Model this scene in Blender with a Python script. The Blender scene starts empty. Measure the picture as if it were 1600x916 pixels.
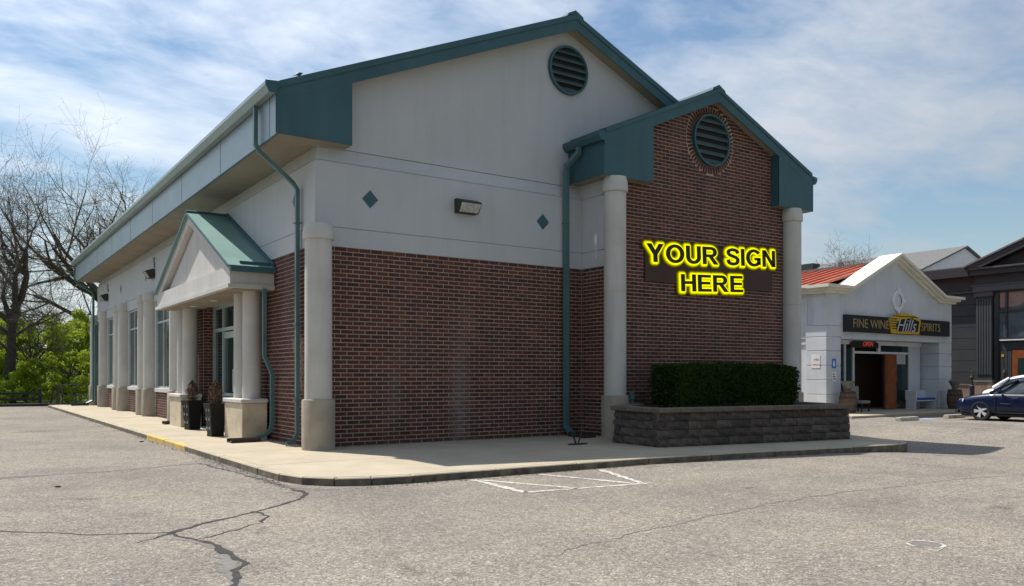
import bpy, bmesh, math, random
from mathutils import Vector, Matrix, noise
R = math.radians
random.seed(7)
SC = bpy.context.scene
COL = SC.collection

# ------------------------------------------------------------------ camera, sky, sun, exposure
CAM = (-6.915, -18.152, 1.80)
YAW = 34.294
cam = bpy.data.cameras.new('camera'); cam.sensor_width = 36; cam.lens = 29.0
cam.shift_y = 0.0806; cam.clip_start = 0.1; cam.clip_end = 3000
camo = bpy.data.objects.new('camera', cam); COL.objects.link(camo)
camo.location = CAM; camo.rotation_euler = (R(90), 0, R(-YAW)); SC.camera = camo

SUN_AZ = (-0.372, 0.928); SUN_EL = 58.2
world = bpy.data.worlds.new('World'); SC.world = world; world.use_nodes = True
wn, wl = world.node_tree.nodes, world.node_tree.links
wn.clear()
wout = wn.new('ShaderNodeOutputWorld'); wbg = wn.new('ShaderNodeBackground'); wbg.inputs[1].default_value = 0.085
sky = wn.new('ShaderNodeTexSky'); sky.sky_type = 'NISHITA'; sky.sun_disc = False
sky.sun_elevation = R(SUN_EL); sky.sun_rotation = math.atan2(SUN_AZ[0], SUN_AZ[1])
sky.air_density = 1.5; sky.dust_density = 0.1; sky.ozone_density = 5.0; sky.altitude = 200
# thin streaky cloud, laid out on a flat layer high above the ground
geo = wn.new('ShaderNodeNewGeometry'); sep = wn.new('ShaderNodeSeparateXYZ')
tcw = wn.new('ShaderNodeTexCoord'); wl.new(tcw.outputs['Generated'], sep.inputs[0])
def wmath(op, a, b):
    n = wn.new('ShaderNodeMath'); n.operation = op
    for i, v in enumerate((a, b)):
        if v is None: continue
        if isinstance(v, (int, float)): n.inputs[i].default_value = v
        else: wl.new(v, n.inputs[i])
    return n.outputs[0]
zc = wmath('ADD', wmath('MAXIMUM', sep.outputs[2], 0.0), 0.22)
cx_, cy_ = wmath('DIVIDE', sep.outputs[0], zc), wmath('DIVIDE', sep.outputs[1], zc)
cmb = wn.new('ShaderNodeCombineXYZ'); wl.new(cx_, cmb.inputs[0]); wl.new(cy_, cmb.inputs[1])
mp = wn.new('ShaderNodeMapping'); mp.inputs['Rotation'].default_value = (0, 0, R(24)); mp.inputs['Scale'].default_value = (1.0, 1.5, 1)
mp.inputs['Location'].default_value = (0.35, 0.4, 0)
wl.new(cmb.outputs[0], mp.inputs[0])
n1 = wn.new('ShaderNodeTexNoise'); n1.inputs['Scale'].default_value = 1.25; n1.inputs['Detail'].default_value = 9; n1.inputs['Roughness'].default_value = 0.58; n1.inputs['Distortion'].default_value = 0.45
n2 = wn.new('ShaderNodeTexNoise'); n2.inputs['Scale'].default_value = 6.0; n2.inputs['Detail'].default_value = 8; n2.inputs['Roughness'].default_value = 0.6; n2.inputs['Distortion'].default_value = 0.3
wl.new(mp.outputs[0], n1.inputs['Vector']); wl.new(mp.outputs[0], n2.inputs['Vector'])
mixn = wmath('ADD', wmath('MULTIPLY', n1.outputs[0], 0.75), wmath('MULTIPLY', n2.outputs[0], 0.25))
ramp = wn.new('ShaderNodeValToRGB'); ramp.color_ramp.elements[0].position = 0.41; ramp.color_ramp.elements[1].position = 0.63
ramp.color_ramp.elements[0].color = (0.04,)*3 + (1,); ramp.color_ramp.elements[1].color = (0.88,)*3 + (1,)
wl.new(mixn, ramp.inputs[0])
# thin high cloud scatters light forward: brighter towards the sun, dimmer away from it
sdn = wn.new('ShaderNodeVectorMath'); sdn.operation = 'DOT_PRODUCT'; wl.new(tcw.outputs['Generated'], sdn.inputs[0])
sdn.inputs[1].default_value = (SUN_AZ[0]*math.cos(R(SUN_EL)), SUN_AZ[1]*math.cos(R(SUN_EL)), math.sin(R(SUN_EL)))
ph = wmath('ADD', 0.28, wmath('MULTIPLY', wmath('POWER', wmath('MAXIMUM', wmath('MULTIPLY', wmath('ADD', sdn.outputs['Value'], 1.0), 0.5), 0.0), 3.0), 1.25))
cmix = wn.new('ShaderNodeMix'); cmix.data_type = 'RGBA'
cloudcol = wn.new('ShaderNodeRGB'); cloudcol.outputs[0].default_value = (9.3, 9.9, 10.8, 1)
csc = wn.new('ShaderNodeVectorMath'); csc.operation = 'SCALE'; wl.new(cloudcol.outputs[0], csc.inputs[0]); wl.new(ph, csc.inputs['Scale'])
wl.new(ramp.outputs[0], cmix.inputs[0]); wl.new(sky.outputs[0], cmix.inputs[6]); wl.new(csc.outputs[0], cmix.inputs[7])
wl.new(cmix.outputs[2], wbg.inputs[0]); wl.new(wbg.outputs[0], wout.inputs[0])

sl = bpy.data.lights.new('sun', 'SUN'); sl.energy = 5.0; sl.angle = R(0.6); sl.color = (1.0, 0.95, 0.87)
so = bpy.data.objects.new('sun', sl); COL.objects.link(so)
sd = Vector((SUN_AZ[0]*math.cos(R(SUN_EL)), SUN_AZ[1]*math.cos(R(SUN_EL)), math.sin(R(SUN_EL))))
so.rotation_euler = sd.to_track_quat('Z', 'Y').to_euler(); so.location = (0, 0, 40)
vs = SC.view_settings; vs.view_transform = 'Standard'; vs.look = 'None'; vs.gamma = 1; vs.use_curve_mapping = False
vs.exposure = 0.33
SC.cycles.use_denoising = True
SC.cycles.max_bounces = 6; SC.cycles.transparent_max_bounces = 12

# ------------------------------------------------------------------ materials
MATS = {}
def mat(name, col, col2=None, rough=0.8, scale=3.0, detail=6, bump=0.0, bscale=60.0, metal=0.0, streak=0.0, streakcol=(0.25,0.23,0.2),
        rnd=0.0, rndcol=None, spec=0.5, emit=None, emit_s=0.0, speck=None, speck_scale=120.0, speck_amt=0.35, lo=0.35, hi=0.65, sunburst=None, coat=0.0):
    m = bpy.data.materials.new(name); m.use_nodes = True
    nt = m.node_tree; n, l = nt.nodes, nt.links
    b = n['Principled BSDF']; b.inputs['Roughness'].default_value = rough; b.inputs['Metallic'].default_value = metal
    b.inputs['Specular IOR Level'].default_value = spec
    if coat: b.inputs['Coat Weight'].default_value = coat; b.inputs['Coat Roughness'].default_value = 0.03
    tc = n.new('ShaderNodeTexCoord'); V = tc.outputs['Object']
    col2 = col2 or tuple(c*0.8 for c in col)
    nz = n.new('ShaderNodeTexNoise'); nz.inputs['Scale'].default_value = scale; nz.inputs['Detail'].default_value = detail; nz.inputs['Roughness'].default_value = 0.62
    l.new(V, nz.inputs['Vector'])
    rp = n.new('ShaderNodeValToRGB'); rp.color_ramp.elements[0].position = lo; rp.color_ramp.elements[1].position = hi
    rp.color_ramp.elements[0].color = (*col, 1); rp.color_ramp.elements[1].color = (*col2, 1)
    l.new(nz.outputs[0], rp.inputs[0]); out = rp.outputs[0]
    def mix(fac, a, bb, mode='MIX'):
        x = n.new('ShaderNodeMix'); x.data_type = 'RGBA'; x.blend_type = mode
        if isinstance(fac, float): x.inputs[0].default_value = fac
        else: l.new(fac, x.inputs[0])
        for i, v in ((6, a), (7, bb)):
            if isinstance(v, tuple): x.inputs[i].default_value = (*v, 1)
            else: l.new(v, x.inputs[i])
        return x.outputs[2]
    def mth(op, a, bb=None):
        x = n.new('ShaderNodeMath'); x.operation = op
        for i, v in ((0, a), (1, bb)):
            if v is None: continue
            if isinstance(v, (int, float)): x.inputs[i].default_value = v
            else: l.new(v, x.inputs[i])
        return x.outputs[0]
    if speck:
        sp = n.new('ShaderNodeTexNoise'); sp.inputs['Scale'].default_value = speck_scale; sp.inputs['Detail'].default_value = 2
        l.new(V, sp.inputs['Vector'])
        sr = n.new('ShaderNodeValToRGB'); sr.color_ramp.elements[0].position = 0.38; sr.color_ramp.elements[1].position = 0.62
        sr.color_ramp.elements[0].color = (*speck[0], 1); sr.color_ramp.elements[1].color = (*speck[1], 1)
        l.new(sp.outputs[0], sr.inputs[0]); out = mix(speck_amt, out, sr.outputs[0])
    if streak:
        ms = n.new('ShaderNodeMapping'); ms.inputs['Scale'].default_value = (2.2, 2.2, 0.22); l.new(V, ms.inputs[0])
        sn = n.new('ShaderNodeTexNoise'); sn.inputs['Scale'].default_value = 1.6; sn.inputs['Detail'].default_value = 7; l.new(ms.outputs[0], sn.inputs['Vector'])
        s2 = n.new('ShaderNodeValToRGB'); s2.color_ramp.elements[0].position = 0.5; s2.color_ramp.elements[1].position = 0.75; l.new(sn.outputs[0], s2.inputs[0])
        out = mix(mth('MULTIPLY', s2.outputs[0], streak), out, streakcol)
    if rnd:
        oi = n.new('ShaderNodeObjectInfo'); ge = n.new('ShaderNodeNewGeometry')
        f = mth('FRACT', mth('ADD', mth('MULTIPLY', oi.outputs['Random'], 7.31), ge.outputs['Random Per Island']))
        rr = n.new('ShaderNodeValToRGB'); cols = rndcol or [tuple(c*(1-rnd) for c in (1,1,1)), tuple(c*(1+rnd) for c in (1,1,1))]
        cr = rr.color_ramp
        while len(cr.elements) < len(cols): cr.elements.new(0.5)
        for i, c in enumerate(cols): cr.elements[i].position = i/(len(cols)-1); cr.elements[i].color = (*c, 1)
        l.new(f, rr.inputs[0]); out = mix(1.0, out, rr.outputs[0], 'MULTIPLY')
    l.new(out, b.inputs['Base Color'])
    if bump:
        bn = n.new('ShaderNodeTexNoise'); bn.inputs['Scale'].default_value = bscale; bn.inputs['Detail'].default_value = 5; l.new(V, bn.inputs['Vector'])
        bp = n.new('ShaderNodeBump'); bp.inputs['Strength'].default_value = bump; bp.inputs['Distance'].default_value = 0.02
        l.new(bn.outputs[0], bp.inputs['Height']); l.new(bp.outputs[0], b.inputs['Normal'])
    if emit: b.inputs['Emission Color'].default_value = (*emit, 1); b.inputs['Emission Strength'].default_value = emit_s
    MATS[name] = m; return m

def asphalt_mat():
    """worn grey asphalt: single stones of many tones, coarse mottling, darker oily patches and pale scuffs"""
    m = bpy.data.materials.new('asphalt'); m.use_nodes = True; n, l = m.node_tree.nodes, m.node_tree.links; b = n['Principled BSDF']
    b.inputs['Roughness'].default_value = 0.93; b.inputs['Specular IOR Level'].default_value = 0.2
    tc = n.new('ShaderNodeTexCoord'); V = tc.outputs['Object']
    def vor(sc):
        v = n.new('ShaderNodeTexVoronoi'); v.inputs['Scale'].default_value = sc; l.new(V, v.inputs['Vector'])
        sp = n.new('ShaderNodeSeparateColor'); l.new(v.outputs['Color'], sp.inputs[0]); return sp.outputs[0]
    def noi(sc, d, ro=.6, di=0.0):
        x = n.new('ShaderNodeTexNoise'); x.inputs['Scale'].default_value = sc; x.inputs['Detail'].default_value = d; x.inputs['Roughness'].default_value = ro; x.inputs['Distortion'].default_value = di; l.new(V, x.inputs['Vector']); return x.outputs[0]
    def mth(op, a, c):
        x = n.new('ShaderNodeMath'); x.operation = op
        for i, v in ((0, a), (1, c)):
            if isinstance(v, (int, float)): x.inputs[i].default_value = v
            else: l.new(v, x.inputs[i])
        return x.outputs[0]
    def rmp(src, stops):
        r = n.new('ShaderNodeValToRGB'); e = r.color_ramp.elements
        while len(e) < len(stops): e.new(.5)
        for i, (p, c) in enumerate(stops): e[i].position = p; e[i].color = (*c, 1)
        l.new(src, r.inputs[0]); return r.outputs[0]
    def mul(a, c, f=1.0):
        x = n.new('ShaderNodeMix'); x.data_type = 'RGBA'; x.blend_type = 'MULTIPLY'; x.inputs[0].default_value = f; l.new(a, x.inputs[6]); l.new(c, x.inputs[7]); return x.outputs[2]
    st = mth('ADD', mth('MULTIPLY', vor(84), .62), mth('MULTIPLY', vor(38), .38))
    col = rmp(st, [(.08,(.092,.081,.070)), (.42,(.198,.177,.150)), (.70,(.262,.235,.199)), (.95,(.46,.415,.355))])
    g = lambda v: (v, v, v)
    col = mul(col, rmp(noi(9, 4), [(.3,g(.82)), (.7,g(1.14))]))
    col = mul(col, rmp(noi(.32, 9, .62, .4), [(.30,(.74,.745,.76)), (.50,g(1.0)), (.72,(1.16,1.13,1.08))]))
    col = mul(col, rmp(noi(1.1, 7, .6, .2), [(.28,g(.86)), (.5,g(1.0)), (.75,g(1.06))]))
    col = mul(col, rmp(noi(.75, 5, .5, .6), [(.27,g(.62)), (.34,g(1.0)), (.9,g(1.0))]))
    l.new(col, b.inputs['Base Color'])
    bp = n.new('ShaderNodeBump'); bp.inputs['Strength'].default_value = .25; bp.inputs['Distance'].default_value = .008; l.new(st, bp.inputs['Height']); l.new(bp.outputs[0], b.inputs['Normal'])
    MATS['asphalt'] = m
asphalt_mat()
mat('crack', (0.022,0.020,0.019), (0.045,0.041,0.038), 0.95, 12, bump=0.4)
mat('seal', (0.13,0.12,0.11), (0.19,0.175,0.16), 0.9, 9, bump=0.3, bscale=40)
mat('concrete', (0.47,0.40,0.29), (0.36,0.305,0.22), 0.9, 0.9, 10, bump=0.2, bscale=45, speck=((0.27,0.23,0.17),(0.50,0.44,0.33)), speck_scale=60, speck_amt=0.35, lo=.32, hi=.62)
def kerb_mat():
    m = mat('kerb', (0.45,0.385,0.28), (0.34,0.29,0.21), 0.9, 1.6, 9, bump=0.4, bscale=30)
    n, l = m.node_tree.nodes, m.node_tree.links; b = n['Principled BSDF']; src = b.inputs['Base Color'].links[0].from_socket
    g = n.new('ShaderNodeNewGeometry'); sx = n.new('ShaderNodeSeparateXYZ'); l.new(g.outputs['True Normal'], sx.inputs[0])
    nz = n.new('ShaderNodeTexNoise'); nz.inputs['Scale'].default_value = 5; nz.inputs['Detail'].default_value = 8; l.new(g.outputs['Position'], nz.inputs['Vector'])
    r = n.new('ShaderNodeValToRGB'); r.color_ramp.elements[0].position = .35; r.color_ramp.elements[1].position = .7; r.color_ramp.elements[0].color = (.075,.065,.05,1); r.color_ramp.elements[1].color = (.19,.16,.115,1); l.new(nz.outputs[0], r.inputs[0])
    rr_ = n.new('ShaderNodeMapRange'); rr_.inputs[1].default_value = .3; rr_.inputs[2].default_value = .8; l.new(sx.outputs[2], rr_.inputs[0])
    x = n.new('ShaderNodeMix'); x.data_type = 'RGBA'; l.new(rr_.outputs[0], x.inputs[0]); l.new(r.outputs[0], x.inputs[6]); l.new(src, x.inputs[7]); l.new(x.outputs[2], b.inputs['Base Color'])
mat('kerb_yellow', (0.66,0.42,0.06), (0.36,0.30,0.19), 0.85, 4.4, 10, bump=0.3, bscale=30, lo=0.40, hi=0.62)
mat('paint_white', (0.60,0.575,0.53), (0.25,0.23,0.205), 0.85, 16, 10, lo=0.40, hi=0.62)
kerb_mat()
mat('paint_blue', (0.25,0.38,0.6), (0.3,0.32,0.36), 0.8, 6)
mat('stucco', (0.475,0.490,0.505), (0.425,0.438,0.450), 0.92, 0.45, 10, bump=0.14, bscale=110, streak=0.20, streakcol=(0.31,0.30,0.28), speck=((0.40,0.41,0.42),(0.53,0.545,0.56)), speck_scale=35, speck_amt=0.2)
mat('stucco_warm', (0.55,0.53,0.505), (0.48,0.46,0.435), 0.92, 0.8, 8, bump=0.12, bscale=120, streak=0.3, streakcol=(0.34,0.32,0.29))
mat('column', (0.52,0.505,0.47), (0.45,0.435,0.40), 0.85, 1.2, 8, bump=0.08, bscale=90, streak=0.5, streakcol=(0.33,0.315,0.28))
mat('column_base', (0.38,0.325,0.255), (0.29,0.25,0.195), 0.9, 1.6, 9, bump=0.2, bscale=60, streak=0.4, streakcol=(0.18,0.16,0.13))
mat('pedestal', (0.58,0.49,0.36), (0.42,0.35,0.25), 0.92, 2.2, 9, bump=0.5, bscale=14)
mat('mortar', (0.49,0.395,0.33), (0.34,0.27,0.225), 0.95, 2.0, 9, bump=0.3, bscale=80)
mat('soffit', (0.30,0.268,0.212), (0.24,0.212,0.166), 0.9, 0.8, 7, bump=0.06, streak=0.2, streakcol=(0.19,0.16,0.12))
mat('green_metal', (0.036,0.104,0.124), (0.028,0.082,0.099), 0.5, 0.6, 7, spec=0.4, streak=0.4, streakcol=(0.062,0.122,0.135))
mat('green_panel', (0.27,0.335,0.365), (0.225,0.285,0.315), 0.38, 0.7, 5, metal=0.2)
mat('green_roof', (0.185,0.315,0.285), (0.145,0.26,0.235), 0.45, 0.9, 5)
mat('downspout', (0.085,0.165,0.17), (0.062,0.128,0.134), 0.45, 1.4, 6, streak=0.3, streakcol=(0.13,0.19,0.19))
mat('louver', (0.045,0.085,0.085), (0.03,0.06,0.06), 0.6, 2, 4)
mat('dark_void', (0.012,0.012,0.012), rough=0.9)
mat('black_metal', (0.018,0.018,0.02), (0.03,0.03,0.03), 0.5, 8)
mat('glass', (0.012,0.028,0.030), (0.02,0.04,0.042), 0.06, 0.8, 2, spec=0.8)
mat('blind', (0.06,0.095,0.10), (0.05,0.085,0.09), 0.4, 1)
mat('aluminium', (0.45,0.53,0.53), (0.36,0.44,0.45), 0.4, 3, metal=0.3)
mat('lens', (0.62,0.63,0.6), (0.35,0.36,0.35), 0.15, 14, spec=0.8)
mat('block', (0.125,0.100,0.083), (0.060,0.050,0.044), 0.95, 4, 9, bump=0.9, bscale=26, rnd=0.35)
mat('capstone', (0.165,0.140,0.110), (0.10,0.086,0.068), 0.95, 4, 9, bump=0.5, bscale=40, rnd=0.15)
mat('soil', (0.05,0.035,0.025), (0.09,0.065,0.045), 1.0, 12, bump=0.8, bscale=25)
mat('sign_black', (0.004,0.004,0.004), rough=0.6)
mat('sign_brown', (0.078,0.043,0.036), (0.062,0.036,0.031), 0.9, 1.2)
mat('bark', (0.075,0.062,0.052), (0.035,0.029,0.025), 0.95, 6, bump=0.5, bscale=12)
mat('twig', (0.115,0.095,0.08), (0.065,0.053,0.046), 0.95, 3)
mat('fence_black', (0.016,0.015,0.015), (0.035,0.03,0.028), 0.7, 6)
mat('dry_shrub', (0.16,0.095,0.05), (0.09,0.05,0.028), 0.95, 20, rnd=0.4)
mat('pot_black', (0.008,0.008,0.009), (0.014,0.014,0.015), 0.6, 5, spec=0.3)
mat('shop_stucco', (0.58,0.60,0.63), (0.50,0.52,0.55), 0.9, 0.8, 8, bump=0.1, streak=0.25, streakcol=(0.40,0.41,0.43))
mat('cornice', (0.72,0.685,0.58), (0.62,0.585,0.49), 0.85, 1.5, 7, streak=0.2, streakcol=(0.5,0.46,0.38))
mat('red_roof', (0.52,0.125,0.062), (0.42,0.098,0.05), 0.45, 1.0, 5, metal=0.1)
mat('shop_black', (0.012,0.012,0.014), (0.02,0.02,0.022), 0.4, 3)
mat('gold', (0.40,0.30,0.13), (0.30,0.22,0.09), 0.4, 6)
mat('sign_yellow', (0.62,0.38,0.02), (0.50,0.30,0.02), 0.5, 3)
mat('sign_script', (0.55,0.55,0.56), (0.42,0.42,0.45), 0.4, 3)
mat('white_plastic', (0.78,0.79,0.8), (0.66,0.67,0.68), 0.5, 3)
mat('sign_red', (0.6,0.05,0.05), rough=0.5)
mat('sign_blue', (0.05,0.2,0.55), rough=0.5)
mat('neon', (0.4,0.03,0.03), rough=0.5, emit=(1.0,0.12,0.08), emit_s=0.28)
mat('wood_door', (0.30,0.085,0.022), (0.19,0.05,0.014), 0.35, 3, 6, spec=0.6)
mat('barrel', (0.14,0.085,0.05), (0.08,0.05,0.032), 0.85, 9, bump=0.2, rnd=0.2)
mat('bowl', (0.19,0.18,0.16), (0.12,0.115,0.10), 0.8, 6)
mat('cushion_blue', (0.03,0.06,0.30), (0.02,0.05,0.22), 0.9, 8)
mat('chair_tan', (0.30,0.27,0.21), (0.23,0.20,0.16), 0.9, 6)
mat('dark_siding', (0.034,0.036,0.041), (0.026,0.028,0.032), 0.75, 2.0, 6, rnd=0.12)
mat('dark_trim', (0.055,0.058,0.064), (0.044,0.046,0.052), 0.6, 2)
mat('dark_fascia', (0.010,0.010,0.014), rough=0.6)
mat('shingle', (0.155,0.15,0.15), (0.10,0.097,0.097), 0.95, 9, 9, bump=0.4, bscale=20, speck=((0.07,0.07,0.07),(0.24,0.23,0.22)), speck_scale=12, speck_amt=0.4)
mat('stone_base', (0.30,0.22,0.18), (0.22,0.15,0.12), 0.9, 3, bump=0.4, rnd=0.2)
mat('siding_white', (0.74,0.75,0.76), (0.66,0.67,0.69), 0.7, 2)
mat('window_sky', (0.10,0.13,0.14), (0.05,0.07,0.075), 0.05, 1.2, spec=0.9)
mat('car_blue', (0.0012,0.007,0.038), (0.001,0.006,0.034), 0.35, 2, coat=0.55, spec=0.2)
mat('car_white', (0.78,0.78,0.78), (0.74,0.74,0.74), 0.3, 2, coat=0.8)
mat('car_glass', (0.015,0.02,0.022), rough=0.03, spec=0.9)
mat('tyre', (0.012,0.012,0.012), rough=0.85)
mat('rim', (0.62,0.62,0.64), (0.5,0.5,0.52), 0.35, 5)
mat('headlight', (0.5,0.52,0.55), rough=0.08, spec=0.9)
mat('chrome', (0.6,0.6,0.62), rough=0.15, metal=1.0)
mat('grass', (0.06,0.10,0.022), (0.10,0.12,0.04), 1.0, 1.2, 9, bump=0.6, bscale=10)
mat('leaf_litter', (0.22,0.15,0.08), (0.12,0.08,0.05), 0.95, 10, rnd=0.4)
mat('stop', (0.50,0.46,0.38), (0.36,0.33,0.27), 0.9, 5, bump=0.3)
mat('rust_metal', (0.05,0.035,0.028), (0.03,0.024,0.02), 0.8, 8)

def brick_mat():
    """red-brown brick: one tone per brick, grain, and a pale bloom of salts in uneven vertical trails"""
    m = mat('brick', (0.118,0.043,0.029), (0.062,0.025,0.019), 0.9, 9, 6, bump=0.35, bscale=70, rnd=0.4,
            rndcol=[(0.45,0.48,0.52),(0.95,0.9,0.9),(0.7,0.68,0.68),(1.5,1.25,1.1),(0.62,0.6,0.64),(1.2,0.92,0.82),(0.85,0.9,0.95)])
    n, l = m.node_tree.nodes, m.node_tree.links
    b = n['Principled BSDF']; src = b.inputs['Base Color'].links[0].from_socket
    g = n.new('ShaderNodeNewGeometry')
    mp = n.new('ShaderNodeMapping'); mp.inputs['Scale'].default_value = (0.9, 0.9, 0.22); l.new(g.outputs['Position'], mp.inputs[0])
    nz = n.new('ShaderNodeTexNoise'); nz.inputs['Scale'].default_value = 0.9; nz.inputs['Detail'].default_value = 8; nz.inputs['Roughness'].default_value = 0.65; l.new(mp.outputs[0], nz.inputs['Vector'])
    r = n.new('ShaderNodeValToRGB'); r.color_ramp.elements[0].position = 0.55; r.color_ramp.elements[1].position = 0.80
    r.color_ramp.elements[1].color = (0.5,)*3 + (1,); l.new(nz.outputs[0], r.inputs[0])
    # one marked salt trail down the wall
    sx = n.new('ShaderNodeSeparateXYZ'); l.new(g.outputs['Position'], sx.inputs[0])
    def mth(op, a, bb=None):
        x = n.new('ShaderNodeMath'); x.operation = op
        for i, v in ((0, a), (1, bb)):
            if v is None: continue
            if isinstance(v, (int, float)): x.inputs[i].default_value = v
            else: l.new(v, x.inputs[i])
        return x.outputs[0]
    d = mth('ABSOLUTE', mth('SUBTRACT', sx.outputs[0], mth('ADD', 3.82, mth('MULTIPLY', mth('SUBTRACT', nz.outputs[0], 0.5), 0.8))))
    t = mth('MAXIMUM', mth('SUBTRACT', 1.0, mth('DIVIDE', d, 0.42)), 0.0)
    zz = mth('MAXIMUM', mth('MINIMUM', mth('DIVIDE', mth('SUBTRACT', 4.1, sx.outputs[2]), 3.0), 1.0), 0.0)
    n3 = n.new('ShaderNodeTexNoise'); n3.inputs['Scale'].default_value = 5; n3.inputs['Detail'].default_value = 6; l.new(g.outputs['Position'], n3.inputs['Vector'])
    t = mth('MULTIPLY', mth('MULTIPLY', t, zz), mth('MULTIPLY', n3.outputs[0], 0.75))
    f = mth('MAXIMUM', mth('MULTIPLY', r.outputs[0], 0.5), t)
    x = n.new('ShaderNodeMix'); x.data_type = 'RGBA'; l.new(f, x.inputs[0]); l.new(src, x.inputs[6]); x.inputs[7].default_value = (0.24,0.215,0.215,1)
    l.new(x.outputs[2], b.inputs['Base Color'])
brick_mat()

def leaf_mat(name, c1, c2, trans=0.5):
    m = bpy.data.materials.new(name); m.use_nodes = True; n, l = m.node_tree.nodes, m.node_tree.links; n.clear()
    o = n.new('ShaderNodeOutputMaterial'); d = n.new('ShaderNodeBsdfDiffuse'); t = n.new('ShaderNodeBsdfTranslucent'); mx = n.new('ShaderNodeMixShader'); mx.inputs[0].default_value = trans
    g = n.new('ShaderNodeNewGeometry'); r = n.new('ShaderNodeValToRGB'); r.color_ramp.elements[0].color = (*c1,1); r.color_ramp.elements[1].color = (*c2,1)
    l.new(g.outputs['Random Per Island'], r.inputs[0]); l.new(r.outputs[0], d.inputs[0]); l.new(r.outputs[0], t.inputs[0])
    l.new(d.outputs[0], mx.inputs[1]); l.new(t.outputs[0], mx.inputs[2]); l.new(mx.outputs[0], o.inputs[0]); MATS[name] = m
leaf_mat('leaf_spring', (0.26,0.36,0.030), (0.50,0.58,0.08), 0.6)
leaf_mat('leaf_mid', (0.14,0.24,0.03), (0.34,0.44,0.06), 0.55)
leaf_mat('leaf_bud', (0.34,0.32,0.08), (0.48,0.44,0.14), 0.5)
leaf_mat('leaf_yew', (0.010,0.026,0.007), (0.050,0.085,0.022), 0.2)

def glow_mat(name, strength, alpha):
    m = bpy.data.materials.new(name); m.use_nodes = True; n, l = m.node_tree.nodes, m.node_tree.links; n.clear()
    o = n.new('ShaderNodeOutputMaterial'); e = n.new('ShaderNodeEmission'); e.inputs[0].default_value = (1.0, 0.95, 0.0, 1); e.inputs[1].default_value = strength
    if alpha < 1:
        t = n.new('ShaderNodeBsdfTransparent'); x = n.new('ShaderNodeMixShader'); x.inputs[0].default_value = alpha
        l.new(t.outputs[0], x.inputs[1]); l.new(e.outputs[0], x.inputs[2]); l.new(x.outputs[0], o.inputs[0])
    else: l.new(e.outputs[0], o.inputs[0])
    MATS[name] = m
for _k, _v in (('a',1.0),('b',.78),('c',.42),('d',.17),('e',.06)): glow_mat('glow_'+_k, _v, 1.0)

# ------------------------------------------------------------------ helpers
def tag(o, label=None, cat=None, group=None, kind=None):
    if label: o['label'] = label
    if cat: o['category'] = cat
    if group: o['group'] = group
    if kind: o['kind'] = kind
    return o
def thing(name, loc, label, cat, group=None, rz=0.0):
    o = bpy.data.objects.new(name, None); COL.objects.link(o); o.location = loc; o.rotation_euler = (0, 0, rz); o.empty_display_size = 0.3
    return tag(o, label, cat, group)
def worg(p):
    v = Vector((0,0,0))
    while p is not None: v += Vector(p.location); p = p.parent
    return v

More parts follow.
